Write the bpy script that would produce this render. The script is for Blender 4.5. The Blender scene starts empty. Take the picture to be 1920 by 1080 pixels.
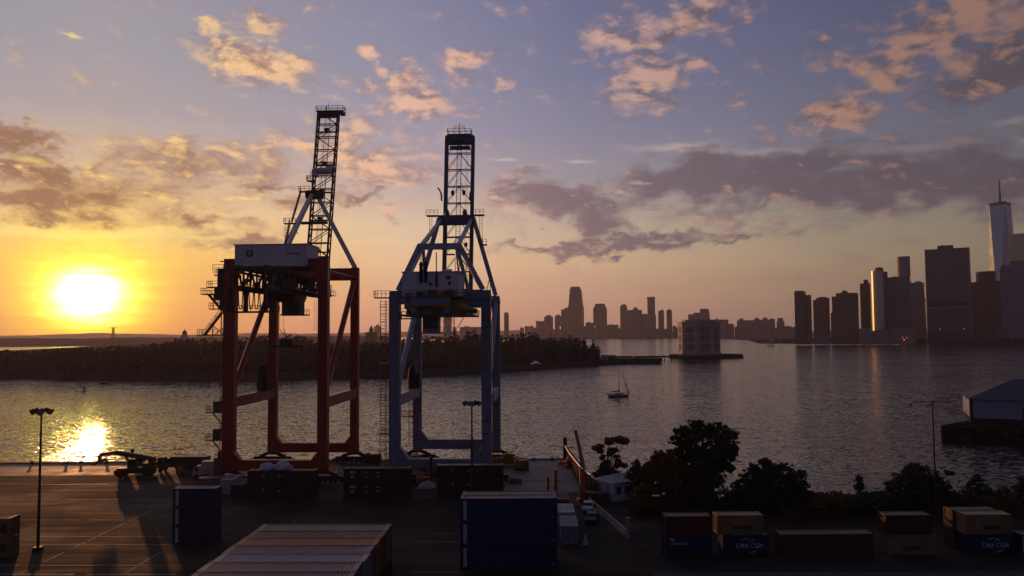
import bpy, math, random
from mathutils import Vector, Matrix, noise as mnoise
R = math.radians
sc = bpy.context.scene
col = sc.collection

# ---------------------------------------------------------------- camera
F = 1500.0                       # focal length in photo pixels (1920 wide)
H = 29.5                         # the drone's height over the yard
PITCH = math.atan((624-540)/F)
ROLL = R(0.40)
fwd = Vector((0, math.cos(PITCH), math.sin(PITCH)))
_r0 = Vector((1, 0, 0)); _u0 = Vector((0, -math.sin(PITCH), math.cos(PITCH)))
rgt = math.cos(ROLL)*_r0 - math.sin(ROLL)*_u0
upv = math.sin(ROLL)*_r0 + math.cos(ROLL)*_u0
EYE = Vector((0, 0, H))
HAZE_D = 0.00006
cam_data = bpy.data.cameras.new('camera')
cam = bpy.data.objects.new('camera', cam_data); col.objects.link(cam)
m = Matrix((rgt, upv, -fwd)).transposed().to_4x4(); m.translation = EYE
cam.matrix_world = m
cam_data.sensor_width = 36; cam_data.lens = F/1920*36
cam_data.clip_start = 0.5; cam_data.clip_end = 40000
sc.camera = cam

def ray(px, py): return fwd + rgt*((px-960)/F) + upv*((540-py)/F)
def at(px, py, Y):
    d = ray(px, py); return EYE + d*(Y/d.y)
def gz(px, py, z=0.0):
    d = ray(px, py); return EYE + d*((z-H)/d.z)

# ---------------------------------------------------------------- world
SUN = ray(166, 553).normalized()
SUN_AZ = math.atan2(SUN.x, SUN.y); SUN_EL = math.asin(SUN.z)
def lin(c): return tuple(((v/255)/12.92 if v/255 <= .04045 else ((v/255+.055)/1.055)**2.4) for v in c)
world = bpy.data.worlds.new('World'); sc.world = world; world.use_nodes = True
W = world.node_tree; W.nodes.clear()
class NT:
    def __init__(s, tree): s.t = tree
    def n(s, typ, **kw):
        nd = s.t.nodes.new(typ)
        for k, v in kw.items(): setattr(nd, k, v)
        return nd
    def put(s, inp, v):
        if isinstance(v, bpy.types.NodeSocket): s.t.links.new(v, inp)
        else: inp.default_value = v
    def m(s, op, a, b=None, c=None, clamp=False):
        nd = s.n('ShaderNodeMath', operation=op, use_clamp=clamp)
        s.put(nd.inputs[0], a)
        if b is not None: s.put(nd.inputs[1], b)
        if c is not None: s.put(nd.inputs[2], c)
        return nd.outputs[0]
    def v(s, op, a, b=None, scale=None):
        nd = s.n('ShaderNodeVectorMath', operation=op)
        s.put(nd.inputs[0], a)
        if b is not None: s.put(nd.inputs[1], b)
        if scale is not None: s.put(nd.inputs['Scale'], scale)
        return nd.outputs['Value'] if op in ('DOT_PRODUCT', 'LENGTH') else nd.outputs[0]
    def xyz(s, x, y, z):
        nd = s.n('ShaderNodeCombineXYZ')
        for i, q in enumerate((x, y, z)): s.put(nd.inputs[i], q)
        return nd.outputs[0]
    def ramp(s, f, stops, interp='LINEAR'):
        nd = s.n('ShaderNodeValToRGB'); cr = nd.color_ramp; cr.interpolation = interp
        while len(cr.elements) < len(stops): cr.elements.new(0.5)
        for e, (p, c) in zip(cr.elements, sorted(stops)):
            e.position = p; e.color = (*c, 1)
        s.put(nd.inputs[0], f); return nd.outputs[0]
    def mr(s, x, a, b, c=0.0, d=1.0, t='SMOOTHSTEP'):
        nd = s.n('ShaderNodeMapRange', interpolation_type=t)
        for i, q in zip(('Value', 'From Min', 'From Max', 'To Min', 'To Max'), (x, a, b, c, d)): s.put(nd.inputs[i], q)
        return nd.outputs[0]
    def mix(s, f, a, b, blend='MIX'):
        nd = s.n('ShaderNodeMix', data_type='RGBA', blend_type=blend)
        s.put(nd.inputs[0], f)
        for i, q in ((6, a), (7, b)):
            s.put(nd.inputs[i], (*q, 1) if isinstance(q, tuple) and len(q) == 3 else q)
        return nd.outputs[2]
    def noise(s, vec, scale, detail=4, rough=.5, dist=0.0, color=False):
        nd = s.n('ShaderNodeTexNoise')
        s.put(nd.inputs['Vector'], vec); nd.inputs['Scale'].default_value = scale
        nd.inputs['Detail'].default_value = detail; nd.inputs['Roughness'].default_value = rough
        nd.inputs['Distortion'].default_value = dist
        return nd.outputs['Color' if color else 'Fac']

w = NT(W)
D = w.n('ShaderNodeTexCoord').outputs['Generated']
sep = w.n('ShaderNodeSeparateXYZ'); W.links.new(D, sep.inputs[0])
dx, dy, dz = sep.outputs
AZ = w.m('ARCTAN2', dx, dy); EL = w.m('ARCSINE', dz)
sang = w.m('ARCCOSINE', w.m('MINIMUM', w.v('DOT_PRODUCT', D, tuple(SUN)), 1.0))
hl = w.m('SQRT', w.m('ADD', w.m('ADD', w.m('MULTIPLY', dx, dx), w.m('MULTIPLY', dy, dy)), 1e-6))
shl = math.hypot(SUN.x, SUN.y)
cz = w.m('DIVIDE', w.m('ADD', w.m('MULTIPLY', dx, SUN.x/shl), w.m('MULTIPLY', dy, SUN.y/shl)), hl)
DAZ = w.m('ARCCOSINE', w.m('MAXIMUM', w.m('MINIMUM', cz, 0.99999), -0.99999))
# clear-sky colours by height above the horizon at five bearings from the sun (0, 20, 33, 50, 62 and 120 degrees)
elf = w.m('DIVIDE', EL, 0.45, clamp=True)
def sky_ramp(rows): return w.ramp(elf, [(min(1, e/0.45), lin(c)) for e, c in rows])
hz = [0.0, 0.045, 0.085, 0.13, 0.19, 0.25, 0.32, 0.40]
cols = [
 [(222,128,40),(238,164,44),(244,190,62),(240,200,118),(204,176,150),(162,154,156),(150,148,156),(146,142,152)],
 [(194,142,122),(220,172,138),(228,190,148),(216,190,160),(176,162,164),(148,145,162),(132,134,156),(122,124,150)],
 [(172,126,112),(194,154,126),(204,172,136),(186,166,146),(144,138,146),(124,124,146),(108,112,140),(98,103,134)],
 [(122,102,92),(144,122,100),(150,134,108),(142,133,118),(112,111,118),(96,100,120),(84,90,116),(75,82,110)],
 [(102,86,80),(118,102,86),(124,114,94),(116,110,100),(92,93,100),(82,86,104),(72,78,100),(63,68,92)],
 [(66,60,74),(70,64,80),(68,66,84),(66,66,86),(64,66,88),(62,65,88),(60,63,86),(56,60,82)]]
ramps = [sky_ramp(list(zip(hz, c))) for c in cols]
brg = [0, 20, 33, 50, 62, 120]
clear = ramps[0]
for i in range(1, 6):
    clear = w.mix(w.mr(DAZ, R(brg[i-1]), R(brg[i]), t='LINEAR'), clear, ramps[i])
nish = w.n('ShaderNodeTexSky', sky_type='NISHITA', sun_disc=False, sun_elevation=SUN_EL, sun_rotation=SUN_AZ)
clear = w.mix(1.0, clear, w.v('SCALE', nish.outputs[0], scale=0.0012), 'ADD')

# clouds: drifting masses at their bearings (photo px converted to azimuth / elevation)
def azel(px, py):
    d = ray(px, py).normalized(); return math.atan2(d.x, d.y), math.asin(d.z)
P0 = w.xyz(AZ, EL, 0.0)
STR = w.xyz(AZ, w.m('MULTIPLY', EL, 1.9), 0.0)
wn = w.noise(STR, 22, 4, .6, color=True)
warp = w.v('SCALE', w.v('SUBTRACT', wn, (.5, .5, .5)), scale=0.075)
PW = w.v('ADD', P0, warp)
fb = w.noise(STR, 21, 10, .60, .25)
sdir = Vector((-0.010, -0.011, 0))
fb2 = w.noise(w.v('ADD', STR, tuple(sdir)), 21, 10, .60, .25)
big = w.noise(STR, 9, 4, .5)
LIT = [(490,120,120,42,-8,1.1),(440,95,45,32,0,.8),(560,122,40,26,0,.8),(685,112,26,20,20,.9),(698,160,18,16,0,.8),(758,152,40,34,0,1),(785,197,95,24,8,1),(850,186,40,14,5,.7),
 (865,120,56,32,-10,.8),(470,22,30,20,0,.6),(495,52,50,34,0,.65),(385,62,55,18,10,.7),(948,165,24,16,0,.7),(925,98,22,12,0,.5),(1220,158,90,46,22,1.1),(1215,185,50,30,10,.8),(1160,196,34,28,60,.9),(1290,120,60,18,22,.8),
 (1190,70,110,46,8,.95),(1290,28,110,40,25,.95),(1390,12,40,26,0,.6),(1385,48,40,16,0,.5),(1575,205,78,30,4,1.2),(1610,112,75,26,12,.9),(1660,150,60,22,20,.9),(1720,140,50,20,10,.7),(1770,55,130,60,22,1.1),(1700,95,90,34,10,.8),(1880,80,110,80,15,1.0),(1540,62,28,16,20,.7),(1375,188,20,14,40,.6),(1478,208,12,16,0,.5),(1350,150,20,10,0,.4),
 (340,288,120,34,0,.95),(430,300,80,34,0,.8),(90,320,90,30,0,.6),(640,262,80,50,30,.85),(700,310,90,50,0,.9),(760,320,90,30,0,.8),(590,280,70,36,0,.75),(510,290,60,30,0,.7),(190,280,60,24,20,.6),(640,215,30,30,0,.6),(300,365,80,30,0,.5),(400,370,80,26,0,.5),(540,330,90,24,0,.5),
 (270,430,90,20,0,.6),(420,400,60,26,0,.5),(880,200,60,8,12,.5),(1180,345,40,18,0,.7),(430,340,430,100,0,.38),(650,300,220,80,10,.55),(330,330,260,60,0,.5),(960,400,60,40,0,.7),(940,345,50,24,0,.7),(1400,398,110,18,0,.5),(1790,400,70,16,0,.55),
 (730,405,26,18,20,.7),(1160,205,20,20,0,.5),(1000,345,60,16,0,.6)]
DRK = [(60,318,150,34,-4,1.0),(30,258,90,18,-4,.9),(20,280,40,12,0,.7),(110,335,110,26,-8,.8),(60,378,110,30,0,.95),(180,380,70,30,0,.9),(85,410,50,16,0,.8),(205,412,18,16,0,.6),(330,292,110,26,0,.62),(385,415,42,24,0,.85),(455,456,80,16,0,.85),(460,410,26,14,0,.6),(500,352,80,14,4,.8),(680,366,56,14,0,.8),(700,335,60,20,0,.5),(540,390,50,20,0,.6),(260,335,60,20,0,.6),(640,365,60,20,0,.5),(800,325,60,14,0,.5),
 (1060,378,135,44,-10,1.1),(985,355,80,24,0,.8),(1120,412,75,30,-12,1.0),(1310,336,155,52,6,1.15),(1240,365,110,30,12,.9),(1440,328,135,54,6,1.1),(1530,300,90,44,10,1.0),(1580,345,125,54,0,1.05),(1440,385,90,22,10,.8),(1700,335,180,56,4,1.1),(1860,338,165,62,-4,1.15),(1800,300,90,30,10,.8),(1180,458,230,17,3,1.05),(1020,464,100,11,0,.9),(1110,448,60,16,0,.7),(1370,450,70,8,8,.8),(1620,375,140,20,6,.6),(1860,130,130,40,20,1.0),(1260,55,90,26,20,.7),(1500,350,110,30,0,.7),(1850,390,100,14,0,.6),(1660,290,60,30,20,.7),(1250,310,60,24,0,.6),(360,318,330,60,0,.55),(120,360,220,70,0,.7),(420,420,200,50,0,.42),(1600,345,440,85,3,.6)]
CIR = [(942,298,42,5,0,.8),(1085,303,48,4,-3,.7),(132,68,26,4,-2,.8),(192,480,26,6,-8,1.6),(266,487,14,4,0,1.2),(1270,275,120,12,2,.75),(1440,280,240,11,-2,.6),(1700,276,200,10,-2,.5),(1900,225,40,9,0,.7),(1920,262,30,9,0,.7),(460,374,50,4,0,.7),(150,437,230,11,2,1.8),(300,432,120,10,4,1.4),(60,300,60,8,-10,.7),(1000,312,60,4,0,.4),(1120,360,30,4,0,.4),(40,72,12,3,0,.4),(280,452,160,22,0,.55),(720,455,160,10,0,.45),(620,420,120,12,0,.45)]
PWC = w.v('ADD', P0, w.v('SCALE', warp, scale=0.28))
def chain(lst, grow, pw=None):
    best = None
    for (px, py, rx, ry, rot, wt) in lst:
        a, e = azel(px, py)
        mp = w.n('ShaderNodeMapping', vector_type='TEXTURE')
        mp.inputs['Location'].default_value = (a, e, 0)
        # roll of the frame against the horizon is 0.4 degrees: ignored for clouds
        mp.inputs['Rotation'].default_value = (0, 0, R(rot))
        mp.inputs['Scale'].default_value = (rx/F*grow, ry/F*grow, 1)
        W.links.new(pw or PW, mp.inputs[0])
        g = w.n('ShaderNodeTexGradient', gradient_type='SPHERICAL'); W.links.new(mp.outputs[0], g.inputs[0])
        q = w.m('MULTIPLY', g.outputs['Fac'], wt)
        best = q if best is None else w.m('SMOOTH_MAX', best, q, 0.08)
    return best
mL, mD, mC = chain(LIT, 1.45), chain(DRK, 1.40), chain(CIR, 1.35, PWC)
nz = w.m('MULTIPLY', w.m('SUBTRACT', fb, .5), 1.5)
dL = w.mr(w.m('ADD', mL, nz), 0.06, 0.92)
dD = w.mr(w.m('ADD', mD, nz), 0.06, 0.80)
dC = w.mr(w.m('ADD', mC, w.m('MULTIPLY', nz, .7)), 0.15, 0.95)
relief = w.m('MULTIPLY', w.m('SUBTRACT', fb2, fb), 3.2)             # how much thinner the cloud gets towards the sun
lit_r = w.ramp(w.m('DIVIDE', DAZ, R(70), clamp=True), [(0, lin((250,204,120))), (.28, lin((230,180,150))), (.5, lin((198,158,142))), (.72, lin((166,124,102))), (.95, lin((128,96,84)))])
drk_r = w.ramp(w.m('DIVIDE', DAZ, R(70), clamp=True), [(0, lin((136,100,74))), (.28, lin((142,112,110))), (.5, lin((106,95,104))), (.72, lin((84,78,88))), (.95, lin((72,66,74)))])
fb3 = w.noise(w.v('ADD', STR, (3.1, 1.7, 0)), 26, 6, .6)
kind = w.m('ADD', w.m('SUBTRACT', w.m('MULTIPLY', dL, .66), w.m('MULTIPLY', dD, .78)), w.m('MULTIPLY', w.m('SUBTRACT', fb3, .5), .55))
litf = w.m('ADD', w.m('ADD', kind, .20), w.m('MULTIPLY', relief, -1.6), clamp=True)
ccol = w.mix(litf, drk_r, lit_r)
dens = w.m('MAXIMUM', w.m('MULTIPLY', dL, .84), w.m('MULTIPLY', dD, .96))
skyc = w.mix(dens, clear, ccol)
cirr = w.ramp(w.m('DIVIDE', DAZ, R(70), clamp=True), [(0, lin((255,226,120))), (.2, lin((255,222,160))), (.4, lin((226,204,190))), (.7, lin((160,146,140))), (1, lin((130,124,128)))])
skyc = w.mix(w.m('MULTIPLY', dC, .62), skyc, cirr)
# the low sun itself, burnt out, with its aureole
gl_v = w.m('MULTIPLY', w.m('SUBTRACT', EL, SUN_EL), 1.32)
gdist = w.m('SQRT', w.m('ADD', w.m('MULTIPLY', w.m('SUBTRACT', AZ, SUN_AZ), w.m('SUBTRACT', AZ, SUN_AZ)), w.m('MULTIPLY', gl_v, gl_v)))
streak = w.noise(w.xyz(w.m('MULTIPLY', AZ, 9.0), w.m('MULTIPLY', EL, 95.0), 0.0), 1.0, 5, .6)
gw = w.m('ADD', gdist, w.m('MULTIPLY', w.m('SUBTRACT', streak, .5), 0.034))
def gauss(x, s): return w.m('EXPONENT', w.m('MULTIPLY', w.m('POWER', w.m('DIVIDE', x, s), 2.0), -1.0))
def expo(x, s): return w.m('EXPONENT', w.m('MULTIPLY', w.m('DIVIDE', x, s), -1.0))
shield = w.m('SUBTRACT', 1.0, w.m('MULTIPLY', dens, .62))
def glow(f, c): return w.v('SCALE', c, scale=w.m('MULTIPLY', f, shield))
CORE, YEL, WIDE = 36.0, 1.8, 0.22
for f, c in ((w.m('MULTIPLY', gauss(gw, R(1.34)), CORE), (1, .86, .20)), (w.m('MULTIPLY', gauss(gw, R(3.2)), YEL), (1, .97, .0)), (w.m('MULTIPLY', expo(gdist, R(5.5)), WIDE), (1, .60, .0))):
    skyc = w.mix(1.0, skyc, glow(f, c), 'ADD')
bg = w.n('ShaderNodeBackground'); W.links.new(skyc, bg.inputs[0]); bg.inputs[1].default_value = 1.16
wo = w.n('ShaderNodeOutputWorld'); W.links.new(bg.outputs[0], wo.inputs[0])
world.cycles.sampling_method = 'MANUAL'; world.cycles.sample_map_resolution = 1024

# ---------------------------------------------------------------- sun, exposure
sl = bpy.data.lights.new('sun', 'SUN'); sl.energy = 2.4; sl.angle = R(0.53); sl.color = (1, .38, .13)
so = bpy.data.objects.new('sun', sl); col.objects.link(so)
so.rotation_euler = SUN.to_track_quat('Z', 'Y').to_euler(); so.location = (-200, 300, 150)
sc.view_settings.view_transform = 'Standard'; sc.view_settings.look = 'None'
sc.view_settings.exposure = 0.0; sc.view_settings.gamma = 1.0
try: sc.view_settings.use_curve_mapping = False
except Exception: pass
cy = sc.cycles
cy.use_denoising = True
try: cy.denoiser = 'OPENIMAGEDENOISE'
except Exception: pass
cy.max_bounces = 6; cy.diffuse_bounces = 2; cy.glossy_bounces = 3; cy.transmission_bounces = 2; cy.volume_bounces = 0
cy.sample_clamp_indirect = 4.0; cy.caustics_reflective = False; cy.caustics_refractive = False

# ---------------------------------------------------------------- helpers
class MB:
    """collects shapes into one mesh"""
    def __init__(s): s.v = []; s.f = []
    def add(s, vs, fs):
        o = len(s.v); s.v += [tuple(p) for p in vs]; s.f += [tuple(i+o for i in f) for f in fs]; return s
    def box(s, c, d, rz=0.0, top=1.0):
        x, y, z = d[0]/2, d[1]/2, d[2]/2; cr, sr = math.cos(rz), math.sin(rz); vs = []
        for k, q in ((-1, 1), (1, top)):
            for a, b in ((-1,-1),(1,-1),(1,1),(-1,1)):
                px, py = a*x*q, b*y*q
                vs.append((c[0]+px*cr-py*sr, c[1]+px*sr+py*cr, c[2]+k*z))
        return s.add(vs, [(3,2,1,0),(4,5,6,7),(0,1,5,4),(1,2,6,5),(2,3,7,6),(3,0,4,7)])
    def bb(s, x0, x1, y0, y1, z0, z1): return s.box(((x0+x1)/2,(y0+y1)/2,(z0+z1)/2),(x1-x0,y1-y0,z1-z0))
    def _fr(s, p, q):
        p, q = Vector(p), Vector(q); d = (q-p).normalized()
        a = Vector((0,0,1)) if abs(d.z) < .95 else Vector((0,1,0))
        x = d.cross(a).normalized(); return p, q, x, x.cross(d).normalized()
    def beam(s, p, q, w, h=None, w2=None, h2=None):
        h = h or w; w2 = w2 or w; h2 = h2 or (h if w2 == w else h*w2/w)
        p, q, x, y = s._fr(p, q)
        vs = [o+x*(a*ww/2)+y*(b*hh/2) for o, ww, hh in ((p,w,h),(q,w2,h2)) for a, b in ((-1,-1),(1,-1),(1,1),(-1,1))]
        return s.add(vs, [(3,2,1,0),(4,5,6,7),(0,1,5,4),(1,2,6,5),(2,3,7,6),(3,0,4,7)])
    def tube(s, p, q, r, n=8, r2=None):
        r2 = r if r2 is None else r2; p, q, x, y = s._fr(p, q)
        vs = [o+x*(math.cos(2*math.pi*i/n)*rr)+y*(math.sin(2*math.pi*i/n)*rr) for o, rr in ((p,r),(q,r2)) for i in range(n)]
        return s.add(vs, [(i,(i+1)%n,n+(i+1)%n,n+i) for i in range(n)]+[tuple(range(n-1,-1,-1)), tuple(range(n,2*n))])
    def path(s, pts, r, n=6):
        for a, b in zip(pts, pts[1:]): s.tube(a, b, r, n)
        return s
    def prism(s, pts, z0, z1, scale=1.0):
        n = len(pts); cx = sum(p[0] for p in pts)/n; cy_ = sum(p[1] for p in pts)/n
        vs = [(x,y,z0) for x,y in pts]+[(cx+(x-cx)*scale, cy_+(y-cy_)*scale, z1) for x,y in pts]
        return s.add(vs, [(i,(i+1)%n,n+(i+1)%n,n+i) for i in range(n)]+[tuple(range(n-1,-1,-1)), tuple(range(n,2*n))])
    def lathe(s, c, prof, n=12):
        vs = [(c[0]+r*math.cos(2*math.pi*i/n), c[1]+r*math.sin(2*math.pi*i/n), c[2]+z) for r, z in prof for i in range(n)]
        fs = [(k*n+i, k*n+(i+1)%n, (k+1)*n+(i+1)%n, (k+1)*n+i) for k in range(len(prof)-1) for i in range(n)]
        return s.add(vs, fs+[tuple(range(n-1,-1,-1)), tuple(range((len(prof)-1)*n, len(prof)*n))])
    def quad(s, a, b, c, d): return s.add([a,b,c,d], [(0,1,2,3)])
    def rail(s, pts, h=1.1, r=0.045, step=1.6, mid=True):
        for a, b in zip(pts, pts[1:]):
            a, b = Vector(a), Vector(b); L = (b-a).length; k = max(1, round(L/step)); up = Vector((0,0,h))
            s.tube(a+up, b+up, r, 5)
            if mid: s.tube(a+up*.55, b+up*.55, r*.8, 5)
            for i in range(k+1):
                p = a.lerp(b, i/k); s.tube(p, p+up, r, 5)
        return s
    def stair(s, a, b, wd=0.8, n=None, rails=True):
        a, b = Vector(a), Vector(b); d = b-a; hd = Vector((d.x, d.y, 0)); x = hd.cross(Vector((0,0,1))).normalized()*(wd/2)
        for k in (-1, 1):
            s.beam(a+x*k, b+x*k, .12, .28)
            if rails:
                u = Vector((0,0,1.0)); s.tube(a+x*k+u, b+x*k+u, .05, 5)
                for i in range(4): p = (a+x*k).lerp(b+x*k, i/3); s.tube(p, p+u, .045, 5)
        n = n or max(3, int(abs(d.z)/.3))
        for i in range(n+1):
            p = a.lerp(b, i/n); s.beam(p-x, p+x, .24, .05)
        return s
    def ladder(s, p, h, wd=.6, ax=(1,0,0), cage=False, r=.05):
        p = Vector(p); ax = Vector(ax); nrm = Vector((-ax.y, ax.x, 0))
        for k in (-1, 1): s.tube(p+ax*(k*wd/2), p+ax*(k*wd/2)+Vector((0,0,h)), r, 5)
        for i in range(int(h/.6)+1): s.tube(p+ax*(-wd/2)+Vector((0,0,i*.6)), p+ax*(wd/2)+Vector((0,0,i*.6)), r*.7, 5)
        if cage:
            z = 2.2
            while z < h:
                ring = [p+ax*(math.cos(t)*.5)-nrm*(.15+math.sin(t)*.7)+Vector((0,0,z)) for t in [math.pi*i/6 for i in range(7)]]
                s.path(ring, r*.8, 5); z += 1.5
        return s
    def build(s, name, mat, parent=None, label=None, smooth=False):
        me = bpy.data.meshes.new(name); me.from_pydata(s.v, [], s.f); me.update()
        if smooth:
            for p in me.polygons: p.use_smooth = True
        if mat: me.materials.append(mat)
        o = bpy.data.objects.new(name, me); col.objects.link(o)
        if parent: o.parent = parent
        if label: o['label'] = label
        return o

def tag(o, label=None, cat=None, group=None, kind=None):
    if label: o['label'] = label
    if cat: o['category'] = cat
    if group: o['group'] = group
    if kind: o['kind'] = kind
    return o
def thing(name, label, cat, loc=(0,0,0), rz=0.0, group=None):
    o = bpy.data.objects.new(name, None); o.empty_display_size = .5; col.objects.link(o)
    o.location = loc; o.rotation_euler = (0, 0, rz); return tag(o, label, cat, group)
def struct(mb, name, mat): return tag(mb.build(name, mat), kind='structure')

def bsdf(name):
    m_ = bpy.data.materials.new(name); m_.use_nodes = True; t = m_.node_tree
    return m_, NT(t), t.nodes['Principled BSDF']
def pm(name, c, rough=.6, metal=0.0, var=.3, scale=.8, rust=0.0, rustc=(70,38,24), bump=0.0, streak=False):
    """painted / weathered surface: base colour with patches, grime and rust"""
    m_, t, b = bsdf(name); c = lin(c)
    tc = t.n('ShaderNodeTexCoord').outputs['Object']
    oi = t.n('ShaderNodeObjectInfo').outputs['Random']
    off = t.v('ADD', tc, t.xyz(t.m('MULTIPLY', oi, 37.0), t.m('MULTIPLY', oi, 11.0), 0.0))
    vec = t.v('MULTIPLY', off, (1, 1, .22)) if streak else off
    n1 = t.noise(vec, scale, 6, .6)
    dk = tuple(v*(1-var) for v in c); lt = tuple(min(.9, v*(1+var*.7)+.002) for v in c)
    base = t.ramp(n1, [(.3, dk), (.5, c), (.72, lt)])
    base = t.mix(t.m('MULTIPLY', t.m('ABSOLUTE', t.m('SUBTRACT', oi, .5)), .5), base, tuple(v*.55 for v in c))
    if rust > 0:
        n2 = t.noise(off, scale*2.7, 8, .7)
        base = t.mix(t.mr(n2, .62-rust*.2, .72-rust*.15), base, lin(rustc))
    t.put(b.inputs['Base Color'], base); b.inputs['Metallic'].default_value = metal
    t.put(b.inputs['Roughness'], t.mr(n1, .2, .8, max(.05, rough-.12), min(1, rough+.12), 'LINEAR'))
    if bump:
        bp = t.n('ShaderNodeBump'); bp.inputs['Strength'].default_value = bump; bp.inputs['Distance'].default_value = .05
        t.put(bp.inputs['Height'], t.noise(off, scale*9, 5, .6)); t.put(b.inputs['Normal'], bp.outputs[0])
    return m_
def facade(name, wall, glass, floor=3.6, bay=3.0, frac=.35, grough=.15, metal=0.0):
    m_, t, b = bsdf(name)
    tc = t.n('ShaderNodeTexCoord').outputs['Object']; s_ = t.n('ShaderNodeSeparateXYZ'); t.put(s_.inputs[0], tc)
    vec = t.xyz(t.m('ADD', s_.outputs[0], s_.outputs[1]), s_.outputs[2], 0.0)
    br = t.n('ShaderNodeTexBrick', offset=0.0, squash=1.0); t.put(br.inputs['Vector'], vec)
    br.inputs['Scale'].default_value = 1.0; br.inputs['Brick Width'].default_value = bay; br.inputs['Row Height'].default_value = floor
    br.inputs['Mortar Size'].default_value = min(bay, floor)*frac*.5; br.inputs['Mortar Smooth'].default_value = .0
    g = lin(glass); wl = lin(wall)
    br.inputs['Color1'].default_value = (*g, 1); br.inputs['Color2'].default_value = (*[v*.45 for v in g], 1); br.inputs['Mortar'].default_value = (*wl, 1)
    n1 = t.noise(tc, .03, 3, .5)
    t.put(b.inputs['Base Color'], t.mix(.35, br.outputs[0], t.ramp(n1, [(.3, tuple(v*.5 for v in wl)), (.7, wl)]), 'MIX'))
    t.put(b.inputs['Roughness'], t.m('ADD', t.m('MULTIPLY', br.outputs['Fac'], .55), grough)); b.inputs['Metallic'].default_value = metal
    return m_
# ================================================================ setting: water, land, hills, haze
ZW = -3.0
def water_mat():
    m_, t, b = bsdf('harbour_water')
    tc = t.n('ShaderNodeTexCoord').outputs['Object']
    b.inputs['Base Color'].default_value = (.010, .010, .013, 1); b.inputs['IOR'].default_value = 1.33
    big = t.noise(t.v('MULTIPLY', tc, (.004, .012, 1)), 1.0, 4, .55)
    t.put(b.inputs['Roughness'], t.mr(big, .3, .7, .08, .18, 'LINEAR'))
    # facet slopes of the chop at four sizes (a swell, wind waves, ripples)
    acc = None
    for (sx, sy, amp, det) in ((.012,.03,.03,2),(.06,.14,.15,2),(.22,.42,.50,2),(.8,1.3,.95,2)):
        q = t.v('SUBTRACT', t.noise(t.v('MULTIPLY', tc, (sx, sy, 1)), 1.0, det, .5, .4, color=True), (.5,.5,.5))
        q = t.v('MULTIPLY', q, (amp*.8, amp, 0)); acc = q if acc is None else t.v('ADD', acc, q)
    gust = t.mr(big, .3, .7, .75, 1.25, 'LINEAR')
    t.put(b.inputs['Normal'], t.v('NORMALIZE', t.v('ADD', t.v('SCALE', acc, scale=gust), (0,0,1.0))))
    return m_
mb = MB(); mb.quad((-6900,-300,ZW),(6900,-300,ZW),(6900,8900,ZW),(-6900,8900,ZW))
struct(mb, 'water', water_mat())

def ground_mat():
    m_, t, b = bsdf('yard_asphalt')
    tc = t.n('ShaderNodeTexCoord').outputs['Object']
    n1 = t.noise(tc, .045, 6, .6); n2 = t.noise(t.v('MULTIPLY', tc, (.06, .5, 1)), 1.0, 5, .6); n3 = t.noise(tc, 2.5, 4, .7)
    base = t.ramp(n1, [(.3, (.010,.0056,.0046)), (.5, (.017,.0096,.0078)), (.7, (.027,.0156,.0124))])
    base = t.mix(t.mr(n2, .5, .75), base, (.012,.010,.0095)); base = t.mix(t.m('MULTIPLY', n3, .3), base, (.034,.029,.026))
    slab = t.n('ShaderNodeTexBrick', offset=.5); t.put(slab.inputs['Vector'], tc); slab.inputs['Scale'].default_value = 1.0; slab.inputs['Brick Width'].default_value = 14; slab.inputs['Row Height'].default_value = 6.3; slab.inputs['Mortar Size'].default_value = .05
    slab.inputs['Color1'].default_value = (.35,.35,.35,1); slab.inputs['Color2'].default_value = (1.35,1.3,1.25,1); slab.inputs['Mortar'].default_value = (.35,.35,.35,1)
    base = t.mix(.75, base, slab.outputs[0], 'MULTIPLY')
    stain = t.noise(tc, .22, 7, .7); base = t.mix(t.mr(stain, .56, .66, 0, .75), base, (.006,.005,.0045))
    crack = t.n('ShaderNodeTexVoronoi', feature='DISTANCE_TO_EDGE'); crack.inputs['Scale'].default_value = .16
    t.put(crack.inputs['Vector'], t.v('ADD', tc, t.v('SCALE', t.noise(tc, .5, 3, .6, color=True), scale=1.6)))
    base = t.mix(t.mr(crack.outputs[0], .004, .014, .8, 0.0), base, (.006,.0055,.0055))
    t.put(b.inputs['Base Color'], base)
    t.put(b.inputs['Roughness'], t.mr(t.m('ADD', n1, t.m('MULTIPLY', t.m('SUBTRACT', n2, .5), .6)), .35, .65, .92, .72, 'LINEAR'))
    b.inputs['Specular IOR Level'].default_value = .14
    bp = t.n('ShaderNodeBump'); bp.inputs['Strength'].default_value = .35; bp.inputs['Distance'].default_value = .04
    t.put(bp.inputs['Height'], t.noise(tc, 1.6, 6, .65)); t.put(b.inputs['Normal'], bp.outputs[0])
    return m_
M_ASPH = ground_mat()
M_CONC = pm('quay_concrete', (58,48,40), .62, var=.35, scale=.25, bump=.2)
M_CONC_D = pm('old_concrete', (70,64,62), .7, var=.4, scale=.35, bump=.2)
M_LINE = pm('road_paint', (52,45,39), .7, var=.55, scale=.7)
M_STEELD = pm('dark_steel', (42,40,42), .5, .3, var=.4)
M_SOIL = pm('shore_soil', (46,40,32), .9, var=.5, scale=.3, bump=.4)
M_SOIL.node_tree.nodes['Principled BSDF'].inputs['Specular IOR Level'].default_value = 0
QY = 188.5                                     # the quay edge
mb = MB(); mb.prism([(-420,-120),(420,-120),(420,137),(70,139),(31,143),(20,152),(14.5,160),(14,QY),(-420,QY)], -9, 0)
struct(mb, 'ground', M_ASPH)
mb = MB(); mb.bb(-420, 14.2, QY-.9, QY+.25, -.6, .22)                          # coping of the quay edge
struct(mb, 'quay_kerb', M_CONC_D)
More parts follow.
